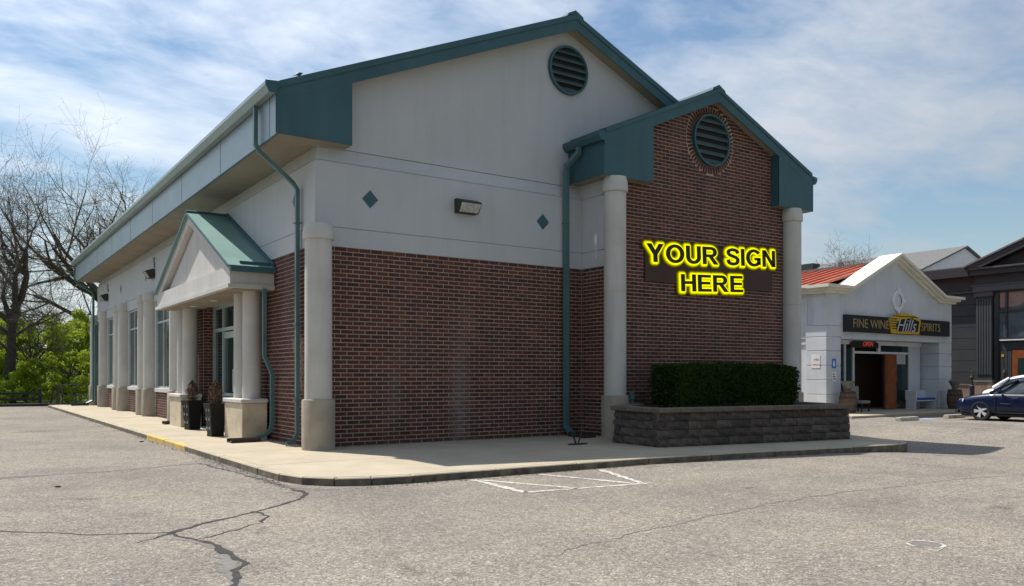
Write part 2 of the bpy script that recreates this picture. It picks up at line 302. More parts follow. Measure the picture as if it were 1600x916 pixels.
class MB:
    def __init__(s): s.v = []; s.f = []
    def add(s, vs, fs):
        k = len(s.v); s.v += [tuple(v) for v in vs]; s.f += [tuple(i+k for i in f) for f in fs]; return s
    def box(s, x0, x1, y0, y1, z0, z1):
        return s.add([(x0,y0,z0),(x1,y0,z0),(x1,y1,z0),(x0,y1,z0),(x0,y0,z1),(x1,y0,z1),(x1,y1,z1),(x0,y1,z1)],
                     [(0,3,2,1),(4,5,6,7),(0,1,5,4),(1,2,6,5),(2,3,7,6),(3,0,4,7)])
    def prism(s, pts, a, d, axis='y'):
        """polygon (2-D) pulled from a to d along an axis; axis y: pts are (x,z); x: (y,z); z: (x,y)"""
        def P(p, t): return (p[0], t, p[1]) if axis == 'y' else (t, p[0], p[1]) if axis == 'x' else (p[0], p[1], t)
        n = len(pts); vs = [P(p, a) for p in pts] + [P(p, d) for p in pts]
        fs = [tuple(range(n)), tuple(range(2*n-1, n-1, -1))] + [(i, n+i, n+(i+1) % n, (i+1) % n) for i in range(n)]
        return s.add(vs, fs)
    def lathe(s, cx, cy, prof, n=28, cap=True):
        vs = []; fs = []
        for r, z in prof:
            for i in range(n): a = 2*math.pi*i/n; vs.append((cx+r*math.cos(a), cy+r*math.sin(a), z))
        for j in range(len(prof)-1):
            for i in range(n): fs.append((j*n+i, j*n+(i+1) % n, (j+1)*n+(i+1) % n, (j+1)*n+i))
        if cap: fs += [tuple(range(n-1, -1, -1)), tuple((len(prof)-1)*n+i for i in range(n))]
        return s.add(vs, fs)
    def tube(s, path, rad, n=8, cap=True):
        path = [Vector(p) for p in path]; m = len(path); rr = rad if isinstance(rad, (list, tuple)) else [rad]*m
        up = None; vs = []; fs = []
        for k in range(m):
            d = (path[min(k+1, m-1)]-path[max(k-1, 0)]).normalized()
            if up is None: up = Vector((0,0,1)) if abs(d.z) < 0.9 else Vector((1,0,0))
            a = d.cross(up)
            if a.length < 1e-4: a = d.orthogonal()
            a.normalize(); b = a.cross(d).normalized(); up = b
            for i in range(n): t = 2*math.pi*(i+0.5)/n; vs.append(path[k]+rr[k]*(math.cos(t)*a+math.sin(t)*b))
        for k in range(m-1):
            for i in range(n): fs.append((k*n+i, k*n+(i+1) % n, (k+1)*n+(i+1) % n, (k+1)*n+i))
        if cap: fs += [tuple(range(n-1, -1, -1)), tuple((m-1)*n+i for i in range(n))]
        return s.add(vs, fs)
    def rot(s, ang, c):
        ca, sa = math.cos(ang), math.sin(ang)
        s.v = [(c[0]+(x-c[0])*ca-(y-c[1])*sa, c[1]+(x-c[0])*sa+(y-c[1])*ca, z) for x, y, z in s.v]; return s
    def build(s, name, m, parent=None, smooth=None, local=False, bevel=0.0, fix=True):
        me = bpy.data.meshes.new(name)
        o = Vector((0,0,0)) if local else worg(parent)
        me.from_pydata([(v[0]-o.x, v[1]-o.y, v[2]-o.z) for v in s.v], [], s.f)
        if fix:
            bm = bmesh.new(); bm.from_mesh(me); bmesh.ops.recalc_face_normals(bm, faces=bm.faces)
            if bevel: bmesh.ops.bevel(bm, geom=bm.edges[:], offset=bevel, segments=1, affect='EDGES', clamp_overlap=True)
            bm.to_mesh(me); bm.free()
        me.materials.append(MATS[m] if isinstance(m, str) else m)
        if smooth is not None:
            for p in me.polygons: p.use_smooth = True
            me.set_sharp_from_angle(angle=R(smooth))
        ob = bpy.data.objects.new(name, me); COL.objects.link(ob)
        if parent is not None: ob.parent = parent
        return ob
def bx(name, m, parent, *a, bevel=0.0): return MB().box(*a).build(name, m, parent, bevel=bevel)
def copy_tree(o, parent=None):
    c = o.copy(); COL.objects.link(c); c.parent = parent
    for ch in list(o.children): copy_tree(ch, c)
    return c
def text_mesh(body, size, extrude=0.01, offset=0.0, shear=0.0, space=1.0, align='LEFT'):
    cu = bpy.data.curves.new('t', 'FONT'); cu.body = body; cu.size = size; cu.extrude = extrude; cu.offset = offset; cu.shear = shear
    cu.space_character = space; cu.align_x = align; cu.resolution_u = 5
    to = bpy.data.objects.new('t', cu); COL.objects.link(to); bpy.context.view_layer.update()
    me = bpy.data.meshes.new_from_object(to.evaluated_get(bpy.context.evaluated_depsgraph_get()))
    bpy.data.objects.remove(to); bpy.data.curves.remove(cu); return me
def put_text(name, body, m, parent, loc, size, facing='-y', sx=1.0, **kw):
    me = text_mesh(body, size, **kw); me.name = name
    rx = Matrix.Rotation(R(90), 4, 'X')
    if facing == '-x': rx = Matrix.Rotation(R(-90), 4, 'Z') @ rx
    me.transform(rx @ Matrix.Diagonal((sx, 1, 1, 1))); me.transform(Matrix.Translation(Vector(loc)-worg(parent)))
    me.materials.append(MATS[m]); o = bpy.data.objects.new(name, me); COL.objects.link(o); o.parent = parent; return o

# pixel size of a piece in the camera, used only to choose which bricks become objects of their own
_ca, _sa = math.cos(R(YAW)), math.sin(R(YAW))
def depth(p): return _sa*(p[0]-CAM[0])+_ca*(p[1]-CAM[1])

SW = 0.135      # pavement height

# ================================================================== THE GROUND
g = MB().add([(x, y, -0.06) for x, y in ((-600,-300),(600,-300),(600,900),(-600,900),(-56,-56),(116,-56),(116,35.5),(-56,35.5))], [(0,1,5,4),(1,2,6,5),(2,3,7,6),(3,0,4,7)]).build('ground', 'grass', fix=False); tag(g, kind='structure')
def sstep(a, b, x): t = min(1, max(0, (x-a)/(b-a))); return t*t*(3-2*t)
def lot_z(x, y):      # the lot falls gently to a drain line between the two buildings
    return -0.30*sstep(10.0, 17.0, x)*(1-sstep(18.5, 22.3, x))*sstep(-17, -9, y)*(1-sstep(0, 7, y))
gx = [-60,-40,-20,-10,0,6]+[9+.5*i for i in range(30)]+[24,30,45,70,120]
gy = [-60,-40,-25]+[-18+1.0*i for i in range(27)]+[14,25,37.3]
lv = []; nx = len(gx)
for y in gy:
    for x in gx: yy = y if y < 37 or x > -.5 else 37.3+(-.5-x)*.079; lv.append((x, yy, lot_z(x, yy)))
lot = MB().add(lv, [(j*nx+i, j*nx+i+1, (j+1)*nx+i+1, (j+1)*nx+i) for j in range(len(gy)-1) for i in range(nx-1)]).build('parking_lot', 'asphalt', smooth=60); tag(lot, kind='structure')

def ribbon(pts, w, z, name, m, parent, jag=0.0, seed=1):
    rnd = random.Random(seed); P = []
    for i in range(len(pts)-1):
        a, b = Vector(pts[i]), Vector(pts[i+1]); n = max(2, int((b-a).length/0.09))
        for k in range(n): P.append((a.lerp(b, k/n), (w[i]+(w[i+1]-w[i])*k/n)))
    P.append((Vector(pts[-1]), w[-1])); vs = []; off = 0.0
    for i, (p, ww) in enumerate(P):
        d = (P[min(i+1, len(P)-1)][0]-P[max(i-1, 0)][0]).normalized(); nn = Vector((-d.y, d.x))
        off = off*0.75+rnd.uniform(-jag, jag)*1.7; q = p+nn*off; h = ww*0.5*rnd.uniform(0.55, 1.4)
        vs += [(q.x+nn.x*h, q.y+nn.y*h, z), (q.x-nn.x*h*rnd.uniform(.6,1.3), q.y-nn.y*h*rnd.uniform(.6,1.3), z)]
    return MB().add(vs, [(2*i, 2*i+1, 2*i+3, 2*i+2) for i in range(len(P)-1)]).build(name, m, parent, fix=False)
# long tarred cracks in the asphalt
V2 = lambda *a: [tuple(p) for p in a]
cr = 'asphalt_crack'
ribbon(V2((-2.45,-6.0),(-2.75,-6.55),(-3.3,-7.0),(-4.05,-7.55),(-4.82,-8.17)), [0.07,0.06,0.05,0.06,0.09], 0.004, cr, 'crack', lot, 0.012, 2)
ribbon(V2((-4.82,-8.17),(-4.78,-8.5),(-4.62,-9.0),(-4.66,-9.6),(-4.55,-10.1),(-4.83,-10.7),(-4.95,-11.3),(-5.1,-12.2)), [0.10,0.04,0.07,0.09,0.05,0.08,0.06,0.08], 0.004, cr, 'crack', lot, 0.022, 3)
ribbon(V2((-4.82,-8.17),(-5.6,-7.75),(-6.43,-6.95),(-7.9,-5.6),(-10.5,-3.0)), [0.04,0.03,0.03,0.025,0.02], 0.004, cr, 'crack', lot, 0.012, 4)
ribbon(V2((-3.62,-7.2),(-3.55,-7.65),(-3.75,-8.1),(-4.3,-8.5),(-4.7,-8.75)), [0.04,0.05,0.025,0.02,0.015], 0.005, cr, 'crack', lot, 0.02, 5)
ribbon(V2((-4.82,-8.2),(-5.05,-8.42),(-5.25,-8.55)), [0.04,0.02,0.01], 0.005, cr, 'crack', lot, 0.02, 6)
ribbon(V2((-2.42,-6.0),(-2.46,-4.5),(-2.55,-2.5),(-2.7,-0.6)), [0.10,0.09,0.06,0.05], 0.004, cr, 'crack', lot, 0.02, 7)
ribbon(V2((-2.7,-0.6),(-4.5,-1.1),(-7.2,-1.0),(-11,-0.8)), [0.10,0.12,0.12,0.14], 0.004, cr, 'seal', lot, 0.02, 8)
ribbon(V2((-5.4,-1.15),(-7.5,-1.6),(-11,-2.0)), [0.05,0.10,0.12], 0.005, cr, 'seal', lot, 0.02, 9)
ribbon(V2((-4.88,-8.5),(-4.55,-9.4),(-4.85,-10.9),(-5.05,-12.2)), [0.05,0.17,0.16,0.16], 0.003, 'asphalt_patch', 'seal', lot, 0.02, 10)
ribbon(V2((-2.2,-11.6),(0.51,-10.9),(2.31,-10.62),(4.96,-10.56),(7.14,-10.7),(9.5,-11.0)), [0.01,0.022,0.026,0.024,0.022,0.012], 0.004, cr, 'seal', lot, 0.03, 13)
# white hatching beside the kerb
def strip(a, b, w, seed): return ribbon([a, b], [w, w], 0.006, 'painted_line', 'paint_white', lot, 0.004, seed)
strip((0.55,-6.02),(0.40,-7.8), 0.15, 21); strip((0.6,-6.05),(1.35,-7.9), 0.12, 22)
strip((1.95,-6.05),(2.5,-7.95), 0.12, 23); strip((3.35,-6.1),(2.62,-8.04), 0.12, 24); strip((0.40,-7.78),(2.75,-8.06), 0.11, 25)
# stall lines and blue mark in front of the shop
for x in (22.6, 25.3, 28.6, 31.4): ribbon([(x,0.6),(x,-4.4)], [0.1,0.1], 0.006, 'painted_line', 'paint_white', lot, 0.003, int(x))
MB().add([(26.3,.15,0.007),(27.1,.15,0.007),(27.1,1.4,0.007),(26.3,1.4,0.007)], [(0,1,2,3)]).build('painted_symbol', 'paint_blue', lot)
# chalked utility ring with a dark patch, bottom right
rg = MB(); n = 26
for i in range(n):
    a0, a1 = 2*math.pi*i/n, 2*math.pi*(i+1)/n; r0, r1 = 0.165, 0.195+0.012*math.sin(3*a0)
    rg.add([(1.68+r0*math.cos(a0),-13.37+r0*math.sin(a0),.005),(1.68+r0*math.cos(a1),-13.37+r0*math.sin(a1),.005),(1.68+r1*math.cos(a1),-13.37+r1*math.sin(a1),.005),(1.68+r1*math.cos(a0),-13.37+r1*math.sin(a0),.005)], [(0,1,2,3)])
rg.build('painted_ring', 'paint_white', lot, fix=False)
MB().add([(1.68+0.15*math.cos(2*math.pi*i/16), -13.37+0.15*math.sin(2*math.pi*i/16), .004) for i in range(16)], [tuple(range(16))]).build('asphalt_patch', 'seal', lot, fix=False)
strip((1.45,-13.62),(1.60,-13.58), 0.02, 31)

# pavement: kerb stones round the edge, slabs inside
OUT = [(-2.3,35.2),(-2.3,30.8),(-2.3,26.4),(-2.3,22),(-2.3,17.6),(-2.3,13.2),(-2.3,10.0),(-2.3,7.0),(-2.3,4.7),(-2.3,2.4),(-2.3,-0.6),(-2.3,-3.2),(-2.28,-4.3),(-2.12,-5.0),(-1.75,-5.45),(-1.2,-5.70),(-0.5,-5.81),(1.2,-5.84),(3.0,-5.88),(4.8,-5.90),(6.4,-6.12),(8.2,-6.34),(10.6,-6.70),(11.9,-6.84),(12.5,-6.84),(13.0,-6.62),(13.35,-6.1),(13.65,-5.2),(14.55,-3.2),(16.6,0),(17.2,6)]
def offs(path, d):
    r = []
    for i, p in enumerate(path):
        a = Vector(path[max(i-1,0)]); b = Vector(path[min(i+1,len(path)-1)]); t = (b-a).normalized(); r.append((p[0]-t.y*d, p[1]+t.x*d))
    return r
INN = offs(OUT, 0.16)
pav = thing('sidewalk', (0,-3,0), None, None); pav['kind'] = 'structure'
for i in range(len(OUT)-1):
    a, b, c, d = OUT[i], OUT[i+1], INN[i+1], INN[i]
    yel = 2.0 < (a[1]+b[1])/2 < 7.5 and a[0] < -2
    def sh(p, q, t): L = math.hypot(q[0]-p[0], q[1]-p[1]); return (p[0]+(q[0]-p[0])*t/L, p[1]+(q[1]-p[1])*t/L)
    e = 0.006
    poly = [sh(a,b,e), sh(b,a,e), sh(c,d,e), sh(d,c,e)]
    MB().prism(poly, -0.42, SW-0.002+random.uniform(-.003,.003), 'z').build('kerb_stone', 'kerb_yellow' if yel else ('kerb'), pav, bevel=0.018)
# slabs
def slab(poly): MB().prism(poly, -0.04, SW+random.uniform(-.003,.003), 'z').build('slab', 'concrete', pav, bevel=0.012)
ys = [0, 2.9, 5.8, 8.8, 11.8, 14.8, 17.8, 20.8, 23.8, 26.8, 29.8, 32.8, 35.2]
for a, b in zip(ys, ys[1:]): slab([(-2.135,a+.006),(0.3,a+.006),(0.3,b-.006),(-2.135,b-.006)])
slab([(-2.135,-2.9),(-0.006,-2.9),(-0.006,-0.006),(-2.135,-0.006)])
slab([(-2.12,-4.28),(-1.98,-4.92),(-1.66,-5.32),(-1.15,-5.55),(-0.5,-5.65),(-0.006,-5.66),(-0.006,-2.912),(-2.135,-2.912)])
def yin(x):
    for p, q in zip(INN, INN[1:]):
        if p[0] <= x <= q[0] and p[1] < -5: return p[1]+(q[1]-p[1])*(x-p[0])/(q[0]-p[0])
    return -5.6
xs = [0, 1.8, 3.6, 5.4, 7.2, 9.0, 10.8, 12.6]
for a, b in zip(xs, xs[1:]):
    ym = -2.9
    slab([(a+.006,yin(a+.01)+.01),(b-.006,yin(b-.01)+.01),(b-.006,ym-.006),(a+.006,ym-.006)])
    slab([(a+.006,ym+.006),(b-.006,ym+.006),(b-.006,0.3),(a+.006,0.3)])
slab([(12.606,yin(12.62)+.01),(12.92,-6.46),(13.2,-6.02),(13.5,-5.15),(14.4,-3.13),(16.45,0.06),(17.0,6),(12.606,6)])
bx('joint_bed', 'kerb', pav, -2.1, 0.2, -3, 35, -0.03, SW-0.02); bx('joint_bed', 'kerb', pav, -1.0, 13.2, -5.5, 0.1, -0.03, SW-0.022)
# bits of dead leaf and grit in the gutter of the kerb, nobody could count them
gr = MB(); rr = random.Random(5)
for i in range(520):
    t = rr.random()
    if t < 0.6: x, y = -2.34-abs(rr.gauss(0,.07)), rr.uniform(-5, 9) if rr.random() < .75 else rr.uniform(9, 28)
    else: x, y = rr.uniform(-1.6, 5), -5.93-abs(rr.gauss(0,.06))-0.04
    s = rr.uniform(.008,.03); a = rr.random()*6.28; ca, sa = math.cos(a)*s, math.sin(a)*s
    gr.add([(x+ca,y+sa,.012),(x-sa*.6,y+ca*.6,.02),(x-ca,y-sa,.01),(x+sa*.6,y-ca*.6,.022)], [(0,1,2,3)])
for i in range(420):     # dust and bits blown against the foot of the walls
    if rr.random() < .7: x, y = rr.uniform(.5, 7.7), -.03-abs(rr.gauss(0,.07))
    else: x, y = -.03-abs(rr.gauss(0,.06)), rr.uniform(.2, 2.8)
    q = rr.uniform(.006,.022); a = rr.random()*6.28; ca, sa = math.cos(a)*q, math.sin(a)*q
    gr.add([(x+ca,y+sa,SW+.008),(x-sa*.6,y+ca*.6,SW+.014),(x-ca,y-sa,SW+.007),(x+sa*.6,y-ca*.6,SW+.016)], [(0,1,2,3)])
tag(gr.build('leaf_litter', 'leaf_litter', None, fix=False), 'brown leaf litter gathered along the kerb and the foot of the walls', 'leaf litter', kind='stuff')
gv = MB()
for i in range(900):
    t = rr.random()
    if t < .65: y = rr.uniform(-5.2, .6); x = -2.36-abs(rr.gauss(0,.11))
    else: a_ = rr.uniform(0, 1.3); x, y = -1.6-.75*math.cos(a_)-abs(rr.gauss(0,.09)), -4.9-.9*math.sin(a_)-abs(rr.gauss(0,.10))-.05
    q = rr.uniform(.006,.02); gv.add([(x-q,y-q*.7,.0),(x+q,y-q,.0),(x+q*.6,y+q,.0),(x,y,q*1.1)], [(0,1,3),(1,2,3),(2,0,3)])
tag(gv.build('gravel', 'stop', None, fix=False), 'pale crumbled gravel lying along the kerb near the corner', 'gravel', kind='stuff')
for k, (x, y, s, lab) in enumerate([(-5.47,-3.05,.032,'small black stone lying alone on the asphalt drive'),(-2.62,5.9,.04,'dark pebble on the asphalt beside the yellow kerb')]):
    b = MB(); 
    bm = bmesh.new(); bmesh.ops.create_icosphere(bm, subdivisions=2, radius=s)
    for v in bm.verts: v.co = Vector((v.co.x*1.5, v.co.y, v.co.z*.5))*(1+.25*noise.noise(v.co*30))
    me = bpy.data.meshes.new('stone'); bm.to_mesh(me); bm.free(); me.materials.append(MATS['crack'])
    o = bpy.data.objects.new('stone', me); COL.objects.link(o); o.location = (x, y, s*.4); tag(o, lab, 'stone')

# ================================================================== THE BRICK BUILDING
B = thing('brick_building', (7.4,16,0), 'brick and stucco building with green metal gables, columns and two round vents', 'building')
BW, BL = 14.8, 33.6           # width, length
ZB, ZG, ZL, ZT = 4.80, 5.25, 6.75, 7.10    # brick top, groove, ledge, top of the slope
ZS = 7.13                      # main soffit
XR, ZR, SL = 7.40, 11.77, 0.4226   # main ridge
XB, ZRB = 11.9, 10.27         # bay ridge
YB = -1.15; XL, XRR = 7.85, 15.85  # bay walls
def ztop(x): return ZR-SL*abs(x-XR)
def zbay(x): return ZRB-0.435*abs(x-XB)
# --- backing walls (mortar shows between the bricks)
bx('wall', 'mortar', B, 0.009, BW, 0.009, 0.5, -0.1, ZB)                       # gable wall
bx('wall', 'mortar', B, 0.009, 0.40, 0.5, 4.35, -0.1, ZB)                       # side wall near the corner
bx('wall', 'mortar', B, 0.009, 0.40, 10.109, 11.7, -0.1, ZB)
bx('wall', 'mortar', B, 0.009, 0.40, 31.2, BL, -0.1, ZB)
bx('wall', 'stucco', B, 0.45, BW, 10.2, BL, -0.1, ZB-.01)
bx('wall', 'stucco', B, 0.9, BW, 0.5, 10.2, -0.1, ZB-.01)
bx('wall', 'mortar', B, XL+.009, XRR, YB+.009, 0.009, -0.1, ZB)                 # bay
# side wall stucco piers and brick aprons
WINS = [(14.0,17.7),(20.1,23.85),(26.3,29.95)]
for a, b in ((11.7,14.0),(17.7,20.1),(23.85,26.3),(29.95,31.2)): bx('pier', 'stucco', B, 0.02, 0.45, a, b, -0.1, ZB)
for a, b in WINS:
    bx('wall', 'mortar', B, 0.009, 0.45, a, b, -0.1, 1.14)
# --- bricks
CH, CW, JT = 0.1016, 0.3048, 0.021
BR = []     # (centre, length, height, depth, axis, tilt)
def field(axis, p, u0, u1, z0, z1, sgn, skip=None, phase=0.0, ring=None):
    nc = int(round((z1-z0)/CH)); ch = (z1-z0)/nc
    for c in range(nc):
        z = z0+(c+.5)*ch; u = u0-(CW/2 if (c % 2) else 0)-phase
        while u < u1:
            a, b = max(u, u0), min(u+CW, u1); u += CW
            if b-a < 0.05: continue
            if ring and abs(z-ring[1]) < ring[2]:
                c_ = math.sqrt(ring[2]**2-(z-ring[1])**2)+.012
                if a > ring[0]-c_ and b < ring[0]+c_: continue
                if a < ring[0]-c_ < b: b = ring[0]-c_
                if a < ring[0]+c_ < b: a = ring[0]+c_
                if b-a < .05: continue
            cu = (a+b)/2; w = b-a-JT
            if skip and skip(cu, z, w): continue
            dp = p+sgn*random.uniform(-.002,.002)
            BR.append(((cu, dp, z) if axis == 'x' else (dp, cu, z), w, ch-JT, axis, 0.0))
field('x', 0.0, 0.02, XL, SW+.005, ZB, -1)
field('y', 0.0, 0.02, 4.35, SW+.005, ZB, -1)
field('y', 0.0, 10.1, 11.7, SW+.005, ZB, -1)
field('x', 10.1, 0.015, 0.37, SW+.005, 4.1, -1)      # return wall beside the entrance doors
field('y', 0.0, 31.2, BL, SW+.005, ZB, -1)
for a, b in WINS: field('y', 0.0, a, b, SW+.005, 1.14, -1)
field('y', XL, YB+.02, 0.0, SW+.005, ZB, -1)
VB = (11.84, 8.80, 0.77)      # bay vent
SIGN = (9.15, 14.62, 4.45, 5.62)
def bayskip(u, z, w):
    if z+.05 > zbay(u)-0.05-0.2*0 : return True
    return False
field('x', YB, XL+.02, XRR-.02, SW+.005, SW+.005+CH*101, -1, bayskip, ring=(VB[0], VB[1], VB[2]+.225))
n = 52
for i in range(n):
    a = 2*math.pi*(i+.5)/n; r = VB[2]+0.115
    BR.append(((VB[0]+r*math.cos(a), YB-.004, VB[1]+r*math.sin(a)), 0.20, 2*math.pi*r/n-0.030, 'x', a))
BR.sort(key=lambda t: -(t[1]*t[2])/depth(t[0])**2*(0.35 if t[3] == 'y' else 1.0))
def unit_brick(axis):
    m = MB(); m.box(-.5,.5,0,.03,-.5,.5) if axis == 'x' else m.box(0,.03,-.5,.5,-.5,.5)
    me = bpy.data.meshes.new('brick'); me.from_pydata(m.v, [], m.f); me.materials.append(MATS['brick']); return me
UB = {k: unit_brick(k) for k in 'xy'}
rest = MB(); org = worg(B)
for i, (c, w, h, ax, tilt) in enumerate(BR):
    if i < 300:
        o = bpy.data.objects.new('brick', UB[ax]); COL.objects.link(o); o.parent = B; o.location = Vector(c)-org
        o.scale = (w, 1, h) if ax == 'x' else (1, w, h); o.rotation_euler = (0, -tilt, 0)
    else:
        k = MB().box(-w/2, w/2, 0, .03, -h/2, h/2) if ax == 'x' else MB().box(0, .03, -w/2, w/2, -h/2, h/2)
        ct, st = math.cos(tilt), math.sin(tilt)
        rest.add([(c[0]+x*ct-z*st, c[1]+y, c[2]+x*st+z*ct) for x, y, z in k.v], k.f)
tag(rest.build('brickwork', 'brick', B, fix=False), kind='stuff')
# --- stucco band round the two visible sides
def band(z0, z1, d):      # ring on gable + side wall, outer face set back by d
    m = MB(); m.box(d, XL+.4, d, 0.5, z0, z1); m.box(d, 0.5, 0.5, BL, z0, z1); return m
band(ZB+.001, ZG-.012, -0.015).build('frieze', 'stucco', B)
band(ZG-.012, ZG+.012, 0.02).build('frieze_joint', 'stucco', B)
fr = band(ZG+.012, ZL, 0.0); fr.build('frieze', 'stucco', B)
# sloped ledge above the band
bx('ledge_reveal', 'stucco', B, 0.03, XL+.4, 0.03, 0.4, ZL+.001, ZL+.03); bx('ledge_reveal', 'stucco', B, 0.03, 0.4, 0.4, BL, ZL+.001, ZL+.03)
m = MB(); m.add([(0.02,0.02,ZL+.03),(BW,0.02,ZL+.03),(BW,.12,ZT),(.12,.12,ZT),(.12,BL,ZT),(0.02,BL,ZL+.03)], [(0,1,2,3),(0,3,4,5)]); m.build('ledge', 'stucco', B, fix=False)
m = MB().box(.125, 0.5, .5, BL, ZL+.1, ZS-.002); m.build('wall', 'stucco', B)
# gable wall
m = MB().prism([(0.1,ZT+.012),(BW-.1,ZT+.012),(BW-.1,ztop(BW-.1)-.2),(XR,ZR-.2),(0.1,ztop(.1)-.2)], 0.11, 0.5); m.build('gable_wall', 'stucco', B)
bx('wall', 'stucco', B, 0.5, BW, 0.4, BL, ZB, ZS)
# bay walls above the brick
bx('wall', 'stucco', B, XL, XL+.4, YB+.03, 0.0, ZB+.001, ZG-.012); bx('wall', 'stucco', B, XL+.02, XL+.4, YB+.03, 0.02, ZG-.012, ZG+.012)
bx('wall', 'stucco', B, XL, XL+.4, YB+.03, 0.0, ZG+.012, ZL-.012); bx('wall', 'stucco', B, XL+.02, XL+.4, YB+.03, 0.02, ZL-.012, ZL+.012)
bx('wall', 'stucco', B, XL+.005, XL+.4, YB+.03, 0.11, ZL+.012, 7.2)
m = MB().prism([(XL+.02,ZB),(XRR,ZB),(XRR,zbay(XRR)-.15),(XB,ZRB-.15),(XL+.02,zbay(XL)-.15)], YB+.009, YB+.3); m.build('gable_wall', 'mortar', B)
bx('wall', 'stucco', B, XL+.3, XRR, YB+.3, 6, ZB, 7.5)
bx('wall', 'stucco', B, XRR-.3, XRR+.001, 0.1, 6, -.1, ZB)
# --- roofs
def roof(xr, zr, s, x0, x1, y0, y1, th, name, m, ridge):
    k = MB().prism([(x0,zr-s*abs(x0-xr)),(xr,zr),(x1,zr-s*abs(x1-xr)),(x1,zr-s*abs(x1-xr)-th),(xr,zr-th),(x0,zr-s*abs(x0-xr)-th)], y0, y1)
    o = k.build(name, m, B)
    MB().prism([(xr-.28,zr-s*.28+.035),(xr-.26,zr-s*.26+.09),(xr,zr+.115),(xr+.26,zr-s*.26+.09),(xr+.28,zr-s*.28+.035),(xr,zr+.02)], y0-.03, y1).build('ridge_cap', 'green_metal', o)
    return o
r1 = roof(XR, ZR+.02, SL, -0.98, 15.78, -0.27, BL+.9, 0.12, 'roof', 'green_metal', True)
r2 = roof(XB, ZRB+.02, 0.435, 7.47, 16.33, -1.42, 5.5, 0.12, 'roof', 'green_metal', True)
y = 0.3
while y < BL+.8: MB().prism([(-0.98,ztop(-0.98)+.02),(XR-.3,ZR-SL*.3+.02),(XR-.3,ZR-SL*.3+.05),(-0.98,ztop(-.98)+.05)], y, y+.03).build('seam', 'green_metal', r1); y += 0.6
y = -1.2
while y < 0.1: MB().prism([(7.47,zbay(7.47)+.02),(XB-.3,ZRB-.435*.3+.02),(XB-.3,ZRB-.435*.3+.05),(7.47,zbay(7.47)+.05)], y, y+.025).build('seam', 'green_metal', r2); y += 0.4
# rake boards, main gable: a sloping board each side, plus the boxed returns at the eaves
def rake(xr, zr, s, xe, y0, y1, h, n='rake_board'):
    MB().prism([(xe,zr-s*abs(xe-xr)),(xr,zr),(xr,zr-h),(xe,zr-s*abs(xe-xr)-h)], y0, y1).build(n, 'green_metal', B)
def trim(xr, zr, s, xe, y0, h=0.15):
    MB().prism([(xe,zr-s*abs(xe-xr)+.03),(xr,zr+.03),(xr,zr+.03-h),(xe,zr-s*abs(xe-xr)+.03-h)], y0-.025, y0-.001).build('rake_trim', 'green_metal', B)
rake(XR, ZR, SL, -0.93, -0.30, -0.272, 0.40); rake(XR, ZR, SL, 15.73, -0.30, -0.272, 0.40)
trim(XR, ZR, SL, -0.93, -0.30); trim(XR, ZR, SL, 15.73, -0.30)
MB().prism([(-1.0,ZS),(0.79,ZS),(0.79,ztop(.79)-.38),(-.93,ztop(-.93)-.02),(-1.0,ztop(-1.0)-.02)], -0.297, -0.27).build('eave_return', 'green_metal', B)
MB().add([(0.79,-0.297,ZS),(0.79,0.11,ZS),(0.79,0.11,ztop(.79)-.15),(0.79,-0.297,ztop(.79)-.15)], [(0,1,2,3)]).build('eave_return', 'green_metal', B, fix=False)
# sloping soffit of the main rake, and of the bay rake
def rsoffit(xr, zr, s, x0, x1, y0, y1, h):
    MB().prism([(x0,zr-s*abs(x0-xr)-h),(x1,zr-s*abs(x1-xr)-h),(x1,zr-s*abs(x1-xr)-h+.02),(x0,zr-s*abs(x0-xr)-h+.02)], y0, y1).build('rake_soffit', 'soffit', B)
rsoffit(XR, ZR, SL, 0.8, XR, -.271, .112, .33); rsoffit(XR, ZR, SL, XR, 15.6, -.271, .112, .33)
# main eave: fascia panels, gutter, flat soffit
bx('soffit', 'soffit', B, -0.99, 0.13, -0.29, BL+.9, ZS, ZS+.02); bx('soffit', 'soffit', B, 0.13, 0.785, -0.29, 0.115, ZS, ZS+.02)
sy = [-0.296, 0.15, 4.2, 8.58, 13.0, 17.3, 21.8, 26.15, 30.5, BL+.9]
for a, b in zip(sy, sy[1:]):
    bx('fascia_panel', 'green_panel', B, -1.0, -0.975, a+.004 if a > 0 else a, b-.008, ZS-.02, 8.2)
    bx('panel_seam', 'green_metal', B, -1.004, -0.976, b-.016, b+.012, ZS-.02, 8.12)
bx('drip_edge', 'green_metal', B, -1.012, -0.97, -0.3, BL+.9, ZS-.045, ZS-.02)
gut = MB().prism([(-1.02,7.99),(-1.16,7.99),(-1.24,8.14),(-1.24,8.22),(-1.215,8.22),(-1.215,8.15),(-1.15,8.015),(-1.02,8.015)], -0.33, BL+.9).build('gutter', 'green_panel', B)
MB().prism([(-1.0,7.985),(-1.17,7.985),(-1.25,8.14),(-1.25,8.23),(-0.9,8.26)], -0.345, -0.332).build('end_cap', 'green_metal', gut)
MB().prism([(-1.0,8.19),(-1.2,8.19),(-1.2,8.2),(-1.0,8.23)], -0.33, BL+.9).build('gutter_liner', 'black_metal', gut)
bx('end_board', 'green_metal', B, -1.0, 0.8, BL+.88, BL+.9, ZS, 8.2)
